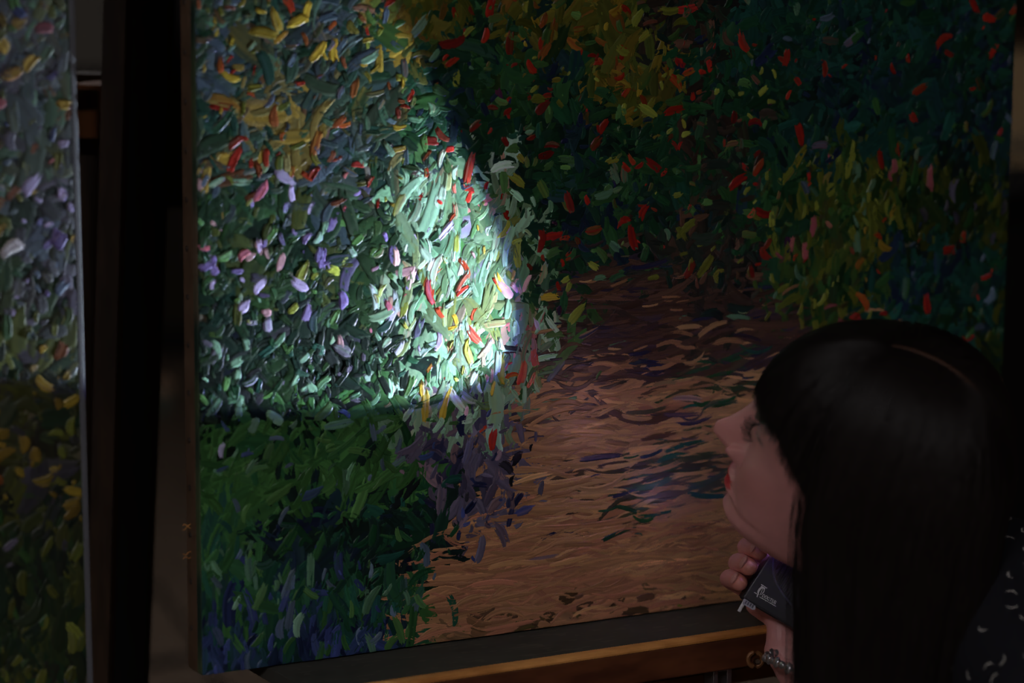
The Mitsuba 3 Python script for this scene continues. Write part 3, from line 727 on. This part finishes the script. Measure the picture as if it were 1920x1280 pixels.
    return v, f


def man(v, f):
    return m3.Manifold(m3.Mesh(vert_properties=np.asarray(v, np.float32), tri_verts=np.asarray(f, np.uint32)))


def ball(p, r, n=20):
    return m3.Manifold.sphere(float(r), n).translate([float(x) for x in p])


def bone(p, q, r0, r1, n=20):
    return m3.Manifold.batch_hull([ball(p, r0, n), ball(q, r1, n)])


def flesh(bones, edge, steps):
    """Bones joined into one surface, refined and smoothed."""
    g_ = m3.Manifold.batch_boolean(bones, m3.OpType.Add).refine_to_length(edge)
    tm = to_tm(g_)
    tm.merge_vertices()
    trimesh.smoothing.filter_taubin(tm, 0.5, 0.53, steps)
    return tm


hv, hf = head_mesh()
hv_w = put(MHD, hv)
if trimesh.Trimesh(hv, hf, process=False).volume < 0:
    hf = hf[:, ::-1]


def hw(x, y, z):
    return put(MHD, np.array([x, y, z]))


# torch frame: origin at the lower left corner of its near face; x along the bottom edge, y up the side, z towards the camera
TD = 2.405
TO = at(1390, 1122, TD)
vx = RT * math.cos(rad(30)) - UP * math.sin(rad(30))
vy = RT * math.sin(rad(30)) + UP * math.cos(rad(30))
vz = -FW
tilt = rad(3)                      # the head end leans away from the camera
vy = vy * math.cos(tilt) - vz * math.sin(tilt)
vz = np.cross(vx, vy)
MT = frame(TO, vx, vy, vz)


def tw(x, y, z):
    return put(MT, np.array([x, y, z]))


# torso, hips and legs, kneeling: mostly below the frame
neck0, neck1 = hw(-.030, 0, -.060), hw(-.050, 0, -.155)
fwd = np.array([-math.cos(HA), math.sin(HA), 0])
lft = np.cross([0, 0, 1.0], fwd)
base = at(1905, 1135, 2.34)         # where the neck meets the shoulders; she leans forward
hfwd, hlft = fwd, lft
fwd, lft = np.array([-1.0, 0.06, 0]), np.array([-0.06, -1.0, 0])
zz1 = np.array([0, 0, 1.0])
neck1 = base + np.array([-.075, 0, 0.028])
chest = base - 0.16 * zz1 - 0.02 * fwd
waist = base - 0.34 * zz1 - 0.10 * fwd
hips = base - 0.46 * zz1 - 0.16 * fwd
shl = base + 0.165 * lft - 0.045 * zz1 - 0.01 * fwd
shr = base - 0.165 * lft - 0.045 * zz1 + 0.01 * fwd
kn = [hips + s_ * 0.10 * lft + 0.20 * fwd for s_ in (1, -1)]
zk = 0.055
for k_ in kn:
    k_[2] = zk
wrist = tw(.084, -.027, -.036)
elbow_r = wrist + np.array([0.155, -0.03, -0.19])
elbow_l = shl + np.array([-0.03, -0.02, -0.27])
hand_l = elbow_l + 0.17 * fwd + np.array([0.02, 0.09, -0.12])
torso_b = [m3.Manifold.batch_hull([ball(base + s_ * .10 * lft - .03 * np.array([0, 0, 1]), .045) for s_ in (1, -1)] + [ball(chest + s_ * .085 * lft + d_ * .03 * fwd, .075) for s_ in (1, -1) for d_ in (1, -1)]),
           m3.Manifold.batch_hull([ball(chest + s_ * .085 * lft + d_ * .03 * fwd, .075) for s_ in (1, -1) for d_ in (1, -1)] + [ball(waist + s_ * .07 * lft, .072) for s_ in (1, -1)]),
           m3.Manifold.batch_hull([ball(waist + s_ * .07 * lft, .072) for s_ in (1, -1)] + [ball(hips + s_ * .085 * lft, .092) for s_ in (1, -1)]),
           bone(base, shl, .05, .052), bone(base, shr, .05, .052)]
arm_b = [bone(shl, elbow_l, .050, .040), bone(elbow_l, hand_l, .040, .026), bone(shr, elbow_r, .050, .040)]
legs_b = []
for s_, k_ in zip((1, -1), kn):
    hp = hips + s_ * .095 * lft - .02 * np.array([0, 0, 1])
    an = k_ - 0.40 * fwd + s_ * 0.0 * lft
    an = np.array([an[0], an[1], 0.05])
    legs_b += [bone(hp, k_, .088, .056), bone(k_, an, .056, .038)]
    to_ = an - 0.10 * fwd
    to_[2] = 0.032
    legs_b += [bone(an, to_, .036, .028)]

# hand: palm behind the torch, fingers round its left side, tips at the near face
hb = []
mcp = [np.array([.030, .046, -.046]), np.array([.028, .029, -.049]), np.array([.028, .011, -.048]), np.array([.044, -.001, -.044])]
cmc = [np.array([.068, .002, -.044]), np.array([.066, -.006, -.046]), np.array([.062, -.014, -.045]), np.array([.056, -.021, -.040])]
for a_, b_ in zip(mcp, cmc):
    hb.append(bone(tw(*a_), tw(*b_), .0105, .0135))
hb.append(m3.Manifold.batch_hull([ball(tw(*p_), .0098) for p_ in (mcp[0], mcp[3], cmc[0], cmc[3])]))
hb.append(m3.Manifold.batch_hull([ball(tw(*cmc[0]), .0135), ball(tw(*cmc[3]), .0145), ball(wrist + .010 * vx, .018), ball(wrist - .010 * vx, .018)]))
hb.append(m3.Manifold.batch_hull([ball(wrist + .011 * vx, .0185), ball(wrist - .011 * vx, .0185), ball(wrist * .75 + elbow_r * .25, .0265)]))
hb.append(bone(wrist * .75 + elbow_r * .25, elbow_r, .0265, .039))
FR = [.0083, .0084, .0079, .0070]
tips = [np.array([-.0072, .0420, .0065]), np.array([-.0082, .0262, .0055]), np.array([-.0082, .0108, .0025]), np.array([.032, .004, -.0385])]
nails = []
for q, (a_, tp_) in enumerate(zip(mcp, tips)):
    r_ = FR[q]
    if q < 3:
        pip = np.array([-.0125, tp_[1] - .0005, -.044])
        dip = np.array([-.0135, tp_[1] + .0002, -.0185])
    else:
        pip = np.array([.020, .001, -.062])
        dip = np.array([.018, .002, -.047])
    hb += [bone(tw(*a_), tw(*pip), r_ * 1.18, r_ * 1.06), bone(tw(*pip), tw(*dip), r_ * 1.06, r_ * .98), bone(tw(*dip), tw(*tp_), r_ * .98, r_ * .90)]
    if q < 3:
        nails.append((tp_, r_))
# thumb along the far right edge of the torch, bent over to its near face
th = [np.array([.060, -.020, -.040]), np.array([.078, .004, -.034]), np.array([.079, .026, -.016]), np.array([.070, .040, .006])]
for a_, b_, r0, r1 in ((th[0], th[1], .0145, .0112), (th[1], th[2], .0108, .0095), (th[2], th[3], .0095, .0082)):
    hb.append(bone(tw(*a_), tw(*b_), r0, r1))
hand = flesh(hb, 0.0034, 7)
neck_b = [bone(neck0, neck1, .047, .049), bone(neck1, base, .049, .056)]
body = flesh(torso_b + arm_b + legs_b + neck_b, 0.016, 6)
hm = man(hv_w, hf)
whole = hm + man(hand.vertices, hand.faces) + man(body.vertices, body.faces)
bt = to_tm(whole)
bt.merge_vertices()
BV = np.array(bt.vertices)


def skin_colors(Pw):
    h = (Pw - HC) @ HRM
    x, y, z = h.T
    ay = np.abs(y)
    c = np.tile(np.array([0.61, 0.275, 0.262]), (len(Pw), 1))
    nz_ = meshkit.fbm(Pw * 90, 3)[:, None]
    c = c * (0.92 + 0.16 * nz_)

    def blend(c, col, w):
        w = np.clip(w, 0, 1)[:, None]
        return c * (1 - w) + np.array(col) * w

    near = (x > 0.03) & (np.linalg.norm(h, axis=1) < 0.16)
    c = blend(c, (0.50, 0.19, 0.17), near * .55 * np.exp(-((ay - .043) / .02) ** 2 - ((z + .032) / .022) ** 2))
    c = blend(c, (0.52, 0.20, 0.17), near * .5 * np.exp(-(y / .016) ** 2 - ((z + .03) / .014) ** 2))
    zl = -.0618 + 0.0012 * np.clip(ay / .0215, 0, 1)
    lip = near & (ay < .0215)
    up_ = lip * np.clip((1.0 - np.abs(z - zl - .0030) / (.0040 * np.sqrt(np.clip(1 - (ay / .0215) ** 2, 0, 1)) + 1e-5)) * 4, 0, 1)
    lo_ = lip * np.clip((1.0 - np.abs(z - zl + .0036) / (.0046 * np.sqrt(np.clip(1 - (ay / .0215) ** 2, 0, 1)) + 1e-5)) * 4, 0, 1)
    c = blend(c, (0.46, 0.025, 0.03), np.maximum(up_, lo_))
    c = blend(c, (0.20, 0.010, 0.012), lip * np.exp(-((z - zl) / .0011) ** 2) * .8)
    # eye make-up and lash line
    c = blend(c, (0.20, 0.12, 0.15), near * .6 * np.exp(-((ay - .032) / .014) ** 2 - ((z - .013) / .009) ** 2))
    c = blend(c, (0.02, 0.014, 0.014), near * np.clip(1.3 * np.exp(-((ay - .033) / .013) ** 6 - ((z - .0058) / .0017) ** 2), 0, 1))
    c = blend(c, (0.05, 0.03, 0.022), near * .8 * np.exp(-((ay - .032) / .018) ** 6 - ((z - .031) / .004) ** 2))
    c = blend(c, (0.08, 0.03, 0.03), near * .8 * np.exp(-((ay - .0075) / .0028) ** 2 - ((z + .0475) / .0022) ** 2))
    # fingers: redder tips
    for tp_ in tips[:3]:
        d = np.linalg.norm(Pw - tw(*tp_), axis=1)
        c = blend(c, (0.53, 0.185, 0.125), .75 * np.exp(-(d / .013) ** 2))
    return c


obj('body', (BV, np.array(bt.faces)), 'mat_skin', PS, smooth=True, color=skin_colors(BV), label='pale pink skin with red lips')
# nails on the outer side of the finger tips
for tp_, r_ in nails:
    g = m3.Manifold.sphere(1.0, 24).scale([.0024, r_ * .70, r_ * .92])
    c_ = tp_ + np.array([-r_ * .74, 0.0015, 0.0002])
    obj('nail', moved(to_tm(g), MT @ trimesh.transformations.translation_matrix(c_)), 'mat_nail' if 'mat_nail' in scene else mat('mat_nail', (0.56, 0.27, 0.24), 0.25, 0.6), PS)
# eyes
for s_ in (1, -1):
    sp = trimesh.creation.icosphere(4, 0.0105)
    vv = np.array(sp.vertices)
    gz = np.array([.93, 0.0, .30])
    gz /= np.linalg.norm(gz)
    cosg = (vv / 0.0105) @ gz
    ec = np.where((cosg > .93)[:, None], (0.01, 0.009, 0.01), np.where((cosg > .84)[:, None], (0.12, 0.085, 0.05), (0.66, 0.61, 0.60)))
    obj('eye', (put(MHD, vv + np.array([0.0628, s_ * .0305, .0060])), np.array(sp.faces)), 'mat_eye', PS, smooth=True, color=ec)
# lashes
for s_ in (1, -1):
    ls = []
    for q in np.linspace(-1, 1, 30):
        j = np.random.default_rng(int(900 + q * 300)).normal(0, 1, 3)
        b_ = np.array([.0785 - .0042 * q ** 2 - .002 * q, s_ * (.0325 + .0125 * q), .0062 - .0016 * q * q])
        d_ = np.array([.0064 + .0010 * j[0], s_ * (.0040 * q + .0010 * j[1]), .0006 + .0008 * j[2]])
        ls.append(tube([put(MHD, b_), put(MHD, b_ + d_ * .5 + [0, 0, -.0012]), put(MHD, b_ + d_ + [0, 0, .0006]), put(MHD, b_ + d_ * 1.25 + [0, 0, .0032])], [.00034, .0003, .0002, .0001], 4))
    obj('eyelashes', cat(ls), 'mat_lash', PS, smooth=False)

# loose silver bracelet at the wrist
mat('mat_silver', (0.50, 0.50, 0.54), 0.28, 0.5, 0.9)
br_ = spline([at(1430, 1233, 2.40), at(1444, 1236, 2.385), at(1470, 1248, 2.362), at(1500, 1262, 2.352), at(1540, 1272, 2.352), at(1572, 1262, 2.37), at(1580, 1244, 2.40), at(1560, 1228, 2.43), at(1510, 1220, 2.45), at(1455, 1224, 2.43), at(1432, 1230, 2.41)], 60)
BK = obj('bracelet', tube(br_, .0011, 8), 'mat_silver', PS, label='loose silver bracelet')
for q in range(1, 58, 2):
    d_ = br_[q + 1] - br_[q - 1]
    d_ /= np.linalg.norm(d_)
    up_v = np.cross(d_, FW); up_v /= np.linalg.norm(up_v)
    g = m3.Manifold.sphere(1.0, 16).scale([.0040, .0034 if q % 4 == 1 else .0048, .0026])
    obj('link', moved(to_tm(g), frame(br_[q], d_, up_v, np.cross(d_, up_v))), 'mat_silver', BK)
# clothes: black top with pale crescents, dark trousers
def shell(bones, grow, edge, steps):
    return flesh(bones, edge, steps), grow


def grown(tm, d):
    m_ = tm.copy()
    m_.vertices = m_.vertices + m_.vertex_normals * d
    return m_


nk_ = base * .4 + neck1 * .6
tb_ = [m3.Manifold.batch_hull([ball(base, .062), ball(nk_, .055), ball(shl, .053), ball(base * .7 + nk_ * .3, .064)]), m3.Manifold.batch_hull([ball(base, .062), ball(nk_, .055), ball(shr, .053)]), m3.Manifold.batch_hull([ball(base + s_ * .10 * lft - .022 * np.array([0, 0, 1]), .049) for s_ in (1, -1)] + [ball(chest + s_ * .085 * lft + d_ * .03 * fwd, .075) for s_ in (1, -1) for d_ in (1, -1)])] + torso_b[1:3]
tb_ += [bone(base - .02 * np.array([0, 0, 1]), shl, .05, .053), bone(base - .02 * np.array([0, 0, 1]), shr, .05, .053), bone(shl, elbow_l, .051, .044), bone(elbow_l, elbow_l * .35 + hand_l * .65, .043, .036),
        bone(shr, elbow_r, .051, .044), bone(elbow_r, elbow_r * .6 + wrist * .4, .044, .036)]
top = grown(flesh(tb_, 0.014, 6), 0.006)
TK = obj('top', top, 'mat_top', PS, smooth=True, label='black top printed with small pale crescents')
rng = np.random.default_rng(41)
cp, cf_ = trimesh.sample.sample_surface_even(top, 1250, seed=41)
cn = top.face_normals[cf_]
cm_ = []
for p_, n_ in zip(cp, cn):
    g1 = np.cross(n_, [0.3, 0.2, 0.9]); g1 /= np.linalg.norm(g1)
    g2 = np.cross(n_, g1)
    a0 = rng.uniform(0, 2 * math.pi)
    th_ = a0 + np.linspace(-1.05, 1.05, 9)
    ri, ro = np.full(9, .0052), .0052 + .0010 * np.cos(np.linspace(-1.5, 1.5, 9))
    ca_ = np.stack([np.cos(th_), np.sin(th_)], 1)
    cc = ca_[4] * .0052
    vi = p_ + (ca_ * ri[:, None] - cc) @ np.stack([g1, g2]) + n_ * .0010
    vo = p_ + (ca_ * ro[:, None] - cc) @ np.stack([g1, g2]) + n_ * .0010
    k_ = np.arange(8)
    cm_.append(trimesh.Trimesh(np.vstack([vi, vo]), np.vstack([np.stack([k_, k_ + 9, k_ + 10], 1), np.stack([k_, k_ + 10, k_ + 1], 1)]), process=False))
obj('crescents', cat(cm_), 'mat_crescent', TK, smooth=False, kind='stuff', label='pale crescent print')
obj('trousers', grown(flesh(legs_b + [m3.Manifold.batch_hull([ball(hips + s_ * .085 * lft, .095) for s_ in (1, -1)] + [ball(waist + s_ * .07 * lft - .05 * np.array([0, 0, 1]), .077) for s_ in (1, -1)])], 0.018, 6), 0.006), 'mat_trousers', PS, smooth=True)

# ------------------------------------------------------------------ hair
HCW = hw(-.020, 0, .010)            # centre of the hair's bulk
HYAW = frame(HCW, hfwd, hlft, [0, 0, 1])
PN = 2.35                           # roundness of the hair's bulk
RA, RB, RC = 0.107, 0.092, 0.107    # half length, half width, half height


def tilt_dir(x, y, z):
    """A direction given in the head's own frame, in the upright hair frame."""
    d = HRM @ np.array([x, y, z], float)
    return np.array([d @ hfwd, d @ hlft, d[2]])


HRM_KEEP = HRM
HRM = head_rot(HA, HP - rad(4), HR + rad(7))     # the parting lies a little off the middle
PART_R = np.stack([tilt_dir(1, 0, 0), tilt_dir(0, 1, 0), tilt_dir(0, 0, 1)], 1)
HRM = HRM_KEEP
rng = np.random.default_rng(77)


def hair_paths(n, ps, side_len, layer, fringe=False):
    """n polylines (n, k, 3) in the upright hair frame."""
    k1, k2 = 14, 12
    # roots on the parting: the back part of it for the sides, its front end for the fringe
    x_ = np.interp(np.abs(ps), [0, .5, 1.2, 2.2, math.pi], [.030, .028, .010, -.045, -.068]) + rng.normal(0, .006, n)
    x_ = np.clip(x_, -.075, .045)
    side = np.where(np.sin(ps) >= 0, 1, -1)
    yy = side * (0.0012 + 0.003 * rng.random(n))
    zz = np.sqrt(np.clip(1 - (x_ / RA) ** 2 - (yy / RB) ** 2, 0.01, 1))
    d0 = np.stack([x_ / RA, yy / RB, zz], 1)
    Rr_ = PART_R
    # pitch little, roll fully: the parting leans towards the camera
    d0 = d0 @ Rr_.T
    e = np.stack([np.cos(ps), np.sin(ps), -0.02 - 0.30 * rng.random(n)], 1)
    if fringe:
        e[:, 2] = np.interp(np.abs(ps), [0, .5, .9, 1.2], [.56, .47, .20, -.24]) + 0.03 * rng.normal(size=n)
    e /= np.linalg.norm(e, axis=1, keepdims=True)
    om = np.arccos(np.clip((d0 * e).sum(1), -1, 1))
    t = np.linspace(0, 1, k1)
    so = np.sin(om)[:, None] + 1e-6
    D = (np.sin((1 - t)[None] * om[:, None]) / so)[..., None] * d0[:, None] + (np.sin(t[None] * om[:, None]) / so)[..., None] * e[:, None]
    D = D / (np.abs(D) ** PN).sum(2, keepdims=True) ** (1 / PN)
    lift = 1 - 0.035 * np.exp(-t / 0.10)[None, :, None]      # hair sinks in at the parting
    P = D * np.array([RA, RB, RC]) * layer[:, None, None] * lift
    return P, e


def build_strands(P, r, sides=3):
    """All strands as thin tubes in one mesh."""
    n, k, _ = P.shape
    t = np.gradient(P, axis=1)
    t /= np.linalg.norm(t, axis=2, keepdims=True) + 1e-12
    ref = np.array([0.31, 0.87, 0.12])
    a = np.cross(t, ref)
    a /= np.linalg.norm(a, axis=2, keepdims=True) + 1e-9
    b = np.cross(t, a)
    ang = np.arange(sides) * 2 * np.pi / sides
    rr = r * np.clip(np.concatenate([np.ones(k - 3), [.8, .55, .15]]), 0, 1)
    v = P[:, :, None] + rr[None, :, None, None] * (np.cos(ang)[None, None, :, None] * a[:, :, None] + np.sin(ang)[None, None, :, None] * b[:, :, None])
    i, j = np.meshgrid(np.arange(k - 1), np.arange(sides), indexing='ij')
    q = np.stack([i * sides + j, (i + 1) * sides + j, (i + 1) * sides + (j + 1) % sides, i * sides + (j + 1) % sides], -1).reshape(-1, 4)
    f = np.vstack([q[:, [0, 1, 2]], q[:, [0, 2, 3]]])
    f = f[None] + (np.arange(n) * k * sides)[:, None, None]
    return v.reshape(-1, 3), f.reshape(-1, 3)


def hang(P, e, length, n, k2=12, spread=0.004, inward=0.0):
    """Straight fall below the widest line of the head."""
    s = np.linspace(0, 1, k2 + 1)[1:] ** 1.25
    last = P[:, -1]
    tan = P[:, -1] - P[:, -2]
    tan /= np.linalg.norm(tan, axis=1, keepdims=True)
    fall = s[None] * length[:, None]
    drop = np.zeros((n, k2, 3))
    drop[..., 2] = -fall
    hor = np.stack([e[:, 0], e[:, 1], 0 * e[:, 0]], 1)
    hor /= np.linalg.norm(hor, axis=1, keepdims=True)
    w = (rng.normal(0, spread, (n, 1, 3)) * np.array([1, 1, 0])) * s[None, :, None] ** 1.2
    keep = tan * np.array([1, 1, 0]) - hor * np.minimum((tan * hor).sum(1, keepdims=True), 0) * 0.6
    drop += w + keep[:, None] * (0.028 * (1 - np.exp(-fall / 0.028)))[..., None]
    back = np.clip((-np.cos(np.arctan2(e[:, 1], e[:, 0])) - 0.1) / 0.6, 0, 1)
    drop[..., 0] += (back[:, None] * 0.042 * s[None])
    drop -= hor[:, None] * (inward * np.sin(s * 2.2))[None, :, None]
    return np.concatenate([P, last[:, None] + drop], 1)


HM = 'mat_hair'
# the dense hair: sides and back
NS = 5200
ps = np.concatenate([rng.uniform(1.27, math.pi, NS * 3 // 4 - 34), rng.uniform(1.15, 1.27, 34), -rng.uniform(1.10, math.pi, NS // 4)])
locks = np.sort(rng.uniform(-math.pi, math.pi, 170))
nearest = locks[np.argmin(np.abs(ps[:, None] - locks[None]), 1)]
ps = np.where((ps > 1.15) & (ps < 1.27), ps, ps + 0.5 * (nearest - ps))
lay = 1.012 - 0.075 * rng.random(len(ps)) ** 1.7
P, e = hair_paths(len(ps), ps, None, lay)
P = hang(P, e, 0.30 + 0.03 * rng.random(len(ps)), len(ps), inward=0.006)
v, f = build_strands(put(HYAW, P.reshape(-1, 3)).reshape(P.shape), 0.00046)
hair_strands = (v, f)
# fringe
NF = 1900
psf = rng.uniform(-1.15, 1.12, NF)
locks = np.sort(rng.uniform(-1.2, 1.2, 60))
psf = psf + 0.5 * (locks[np.argmin(np.abs(psf[:, None] - locks[None]), 1)] - psf)
lay = 1.012 - 0.06 * rng.random(NF) ** 1.5
P, e = hair_paths(NF, psf, None, lay, fringe=True)
fringe_strands = build_strands(put(HYAW, P.reshape(-1, 3)).reshape(P.shape), 0.00046)
# the parting: a line of scalp
xs = np.linspace(.010, -.082, 24)
mid = np.stack([xs / RA, 0 * xs, np.sqrt(1 - (xs / RA) ** 2)], 1) @ PART_R.T
mid = mid / (np.abs(mid) ** PN).sum(1, keepdims=True) ** (1 / PN) * np.array([RA, RB, RC]) * 0.968
parting = tube(mid, .0022 * np.sin(np.linspace(.25, math.pi - .05, 24)) ** .5, 8)
# closed inner mass below the strands
sp = trimesh.creation.icosphere(5, 1.0)
vv = np.array(sp.vertices)
cap = vv / (np.abs(vv) ** PN).sum(1, keepdims=True) ** (1 / PN) * np.array([RA, RB, RC]) * 0.945
az = np.arctan2(np.abs(vv[:, 1]), vv[:, 0])
capm = man(cap, sp.faces)
inner = []
for q in np.linspace(1.10, 2 * math.pi - 1.15, 60):
    p_ = np.array([math.cos(q) * RA, math.sin(q) * RB, 0]) * 0.90
    inner.append([p_[0], p_[1], .02])
    inner.append([max(p_[0] * .9, -RA + .05), p_[1] * .88, -.30])
curtain = m3.Manifold.hull_points(np.array(inner))
fcut = m3.Manifold.hull_points(np.array([[x, y, z] for x in (.040, .2) for y in (-.2, .2) for z in (-.4, -.02)] + [[x, y, z] for x in (.070, .2) for y in (-.2, .2) for z in (.030,)]))
mass = to_tm((capm + curtain) - fcut)
obj('hair', moved(mass, HYAW), HM, PS, smooth=40, label='long straight black hair with a parting')
HK = f'{PS}__hair'
mat('mat_scalp', (0.055, 0.026, 0.015), 0.7, 0.2)
obj('parting', moved(parting, HYAW), 'mat_scalp', HK, label='brown line of scalp along the parting')
obj('strands', hair_strands, HM, HK, smooth=True, kind='stuff')
obj('fringe', fringe_strands, HM, HK, smooth=True, kind='stuff', label='thick straight fringe')

# ------------------------------------------------------------------ the torch in her hand
TL, TWD, TT = 0.072, 0.066, 0.030
TC = thing('torch', 'flat black torch with a white owl emblem held in the womans hand below her chin', 'torch')
prof = m3.CrossSection([[(0.0, 0.002), (0.003, 0), (TWD - .004, 0), (TWD, .004), (TWD, TL - .010), (TWD - .010, TL), (.014, TL), (0.004, TL - .008)]])
lower = prof.extrude(TT).translate([0, 0, -TT])
bodyt = lower.refine_to_length(0.01)
pr = []
for dz, ins in ((0, .0022), (-.0007, .0008), (-.002, 0), (-TT + .002, 0), (-TT + .0007, .0008), (-TT, .0022)):
    cs_ = prof.offset(-ins, m3.JoinType.Miter) if ins else prof
    for poly in cs_.to_polygons():
        pr += [(x, y, dz) for x, y in poly]
obj('body', moved(trimesh.Trimesh(*hullvf(pr), process=False), MT), 'mat_torch', TC)


# grip panel: a curved line with ribs to its right
def grip_x(y):
    return Pch([.0135, .016, .0195, .0233, .030, .0455, .062], [.060, .043, .032, .024, .015, .006, .002])(y)


ys = np.linspace(.0140, TL - .012, 30)
ln = np.stack([grip_x(ys), ys, 0 * ys + .0002], 1)
obj('grip_line', moved(tube(ln, .0009, 8), MT), 'mat_torch_line', TC, label='curved blue grey line')
ribs = []
for q, xx in enumerate(np.arange(.0105, TWD - .004, .0030)):
    y_lo = max(.0145, float(np.interp(-(xx - .003), -grip_x(ys), ys)))
    if y_lo > TL - .02:
        continue
    ribs.append(tube([(xx, y_lo, 0), (xx, TL - .013, 0)], .00078, 6))
for r_ in ribs:
    obj('rib', moved(r_, MT), 'mat_torch_rib', TC)
# owl emblem, lettering and its two lines
def flat(poly, h=.0004):
    return to_tm(m3.CrossSection([poly]).extrude(h))


def bar(x0, y0, x1, y1, w):
    d = np.array([x1 - x0, y1 - y0]); d = d / np.linalg.norm(d); nn = np.array([-d[1], d[0]]) * w / 2
    a_, b_ = np.array([x0, y0]), np.array([x1, y1])
    return flat([tuple(a_ - nn), tuple(b_ - nn), tuple(b_ + nn), tuple(a_ + nn)])


def ell(cx, cy, rx, ry, n=28, rot=0.0):
    a_ = np.linspace(0, 2 * math.pi, n, endpoint=False)
    x, y = rx * np.cos(a_), ry * np.sin(a_)
    return [(cx + p * math.cos(rot) - q * math.sin(rot), cy + p * math.sin(rot) + q * math.cos(rot)) for p, q in zip(x, y)]


og = m3.CrossSection([ell(0, .0052, .0034, .0050, rot=-.10)]) - m3.CrossSection([ell(.0007, .0046, .0019, .0040, rot=-.10)])
owl = [to_tm(og.extrude(.0004)), bar(-.0032, .0114, .0042, .0108, .0009), bar(-.0018, .0096, .0026, .0094, .0011), flat(ell(-.0014, .0092, .0012, .0010)), flat(ell(.0018, .0091, .0012, .0010)),
       bar(-.0058, .0002, -.0006, .0000, .0008), bar(.0005, .0080, .0012, .0012, .0006), bar(-.0012, -.0006, -.0004, -.0028, .0012)]
ME_ = MT @ trimesh.transformations.translation_matrix([.0112, .0100, .0])
owl = [m_.apply_scale([.78, .78, 1]) for m_ in owl]
obj('emblem', moved(cat(owl), ME_), 'mat_print', TC, label='white owl emblem', smooth=False)
txt = meshkit.text_mesh('DOCTER', .0027, .0004, bold=True)
sc_ = .0130 / (txt.bounds[1, 0] - txt.bounds[0, 0])
txt.apply_scale([sc_, 1, 1])
txt.apply_translation([.0142 - txt.bounds[0, 0], .0102, 0])
obj('lettering', moved(txt, MT), 'mat_print', TC, label='white lettering', smooth=False)
obj('underline', moved(cat([moved(bar(.0125, .0090, .0285, .0090, .0005), np.eye(4))]), MT), 'mat_print', TC, smooth=False)
# metal tag at the lower left, with two dark marks, and a small peg
tg = m3.CrossSection([[(.0016, .0012), (.0032, -.0022), (.0132, -.0022), (.0146, -.0006), (.0134, .0020), (.0026, .0026)]]).extrude(.0012)
tk = obj('end_tag', moved(to_tm(tg), MT @ trimesh.transformations.translation_matrix([0.0, -.0012, -.0006])), 'mat_tag', TC, label='grey metal tag', smooth=False)
for xx in (.0040, .0063, .0086, .0109):
    obj('mark', moved(box(xx, xx + .0014, -.0022, .0008, .0006, .0009), MT), 'mat_tag_dark', tk, smooth=False)
obj('peg', moved(cyl((.0040, -.0105, -.004), (.0040, -.0005, -.004), .0015, 12), MT), 'mat_print', TC, label='short pale peg')
# lens head at the far upper end, turned along the beam
hd = TORCH_S - TORCH_A * 0.006
nk = tw(TWD * .62, TL - .006, -TT / 2)
obj('neck', tube([nk, nk * .4 + (hd - TORCH_A * .030) * .6, hd - TORCH_A * .024], [.012, .011, .010], 20), 'mat_torch', TC)
a1 = np.cross(TORCH_A, [0, 0, 1.0]); a1 /= np.linalg.norm(a1)
ML = frame(hd, a1, np.cross(TORCH_A, a1), TORCH_A)
pf = np.array([(0.0001, -.030), (.010, -.030), (.0125, -.026), (.0135, -.004), (.0150, -.002), (.0150, .0012), (.0132, .0012), (.0125, -.008), (.0001, -.011)])
obj('bezel', moved(trimesh.creation.revolve(pf, sections=36), ML), 'mat_torch', TC)
pl = np.array([(0.0001, .0), (.0128, .0), (.0128, .0006), (.0001, .0006)])
scene[f'{TC}__lens'] = mikit.ply(moved(trimesh.creation.revolve(np.array([(0.0001, -.0005), (.0126, -.0005)]), sections=32), ML), 'mat_lens', smooth=False)
labels[f'{TC}__lens'] = {'label': 'clear torch lens'}
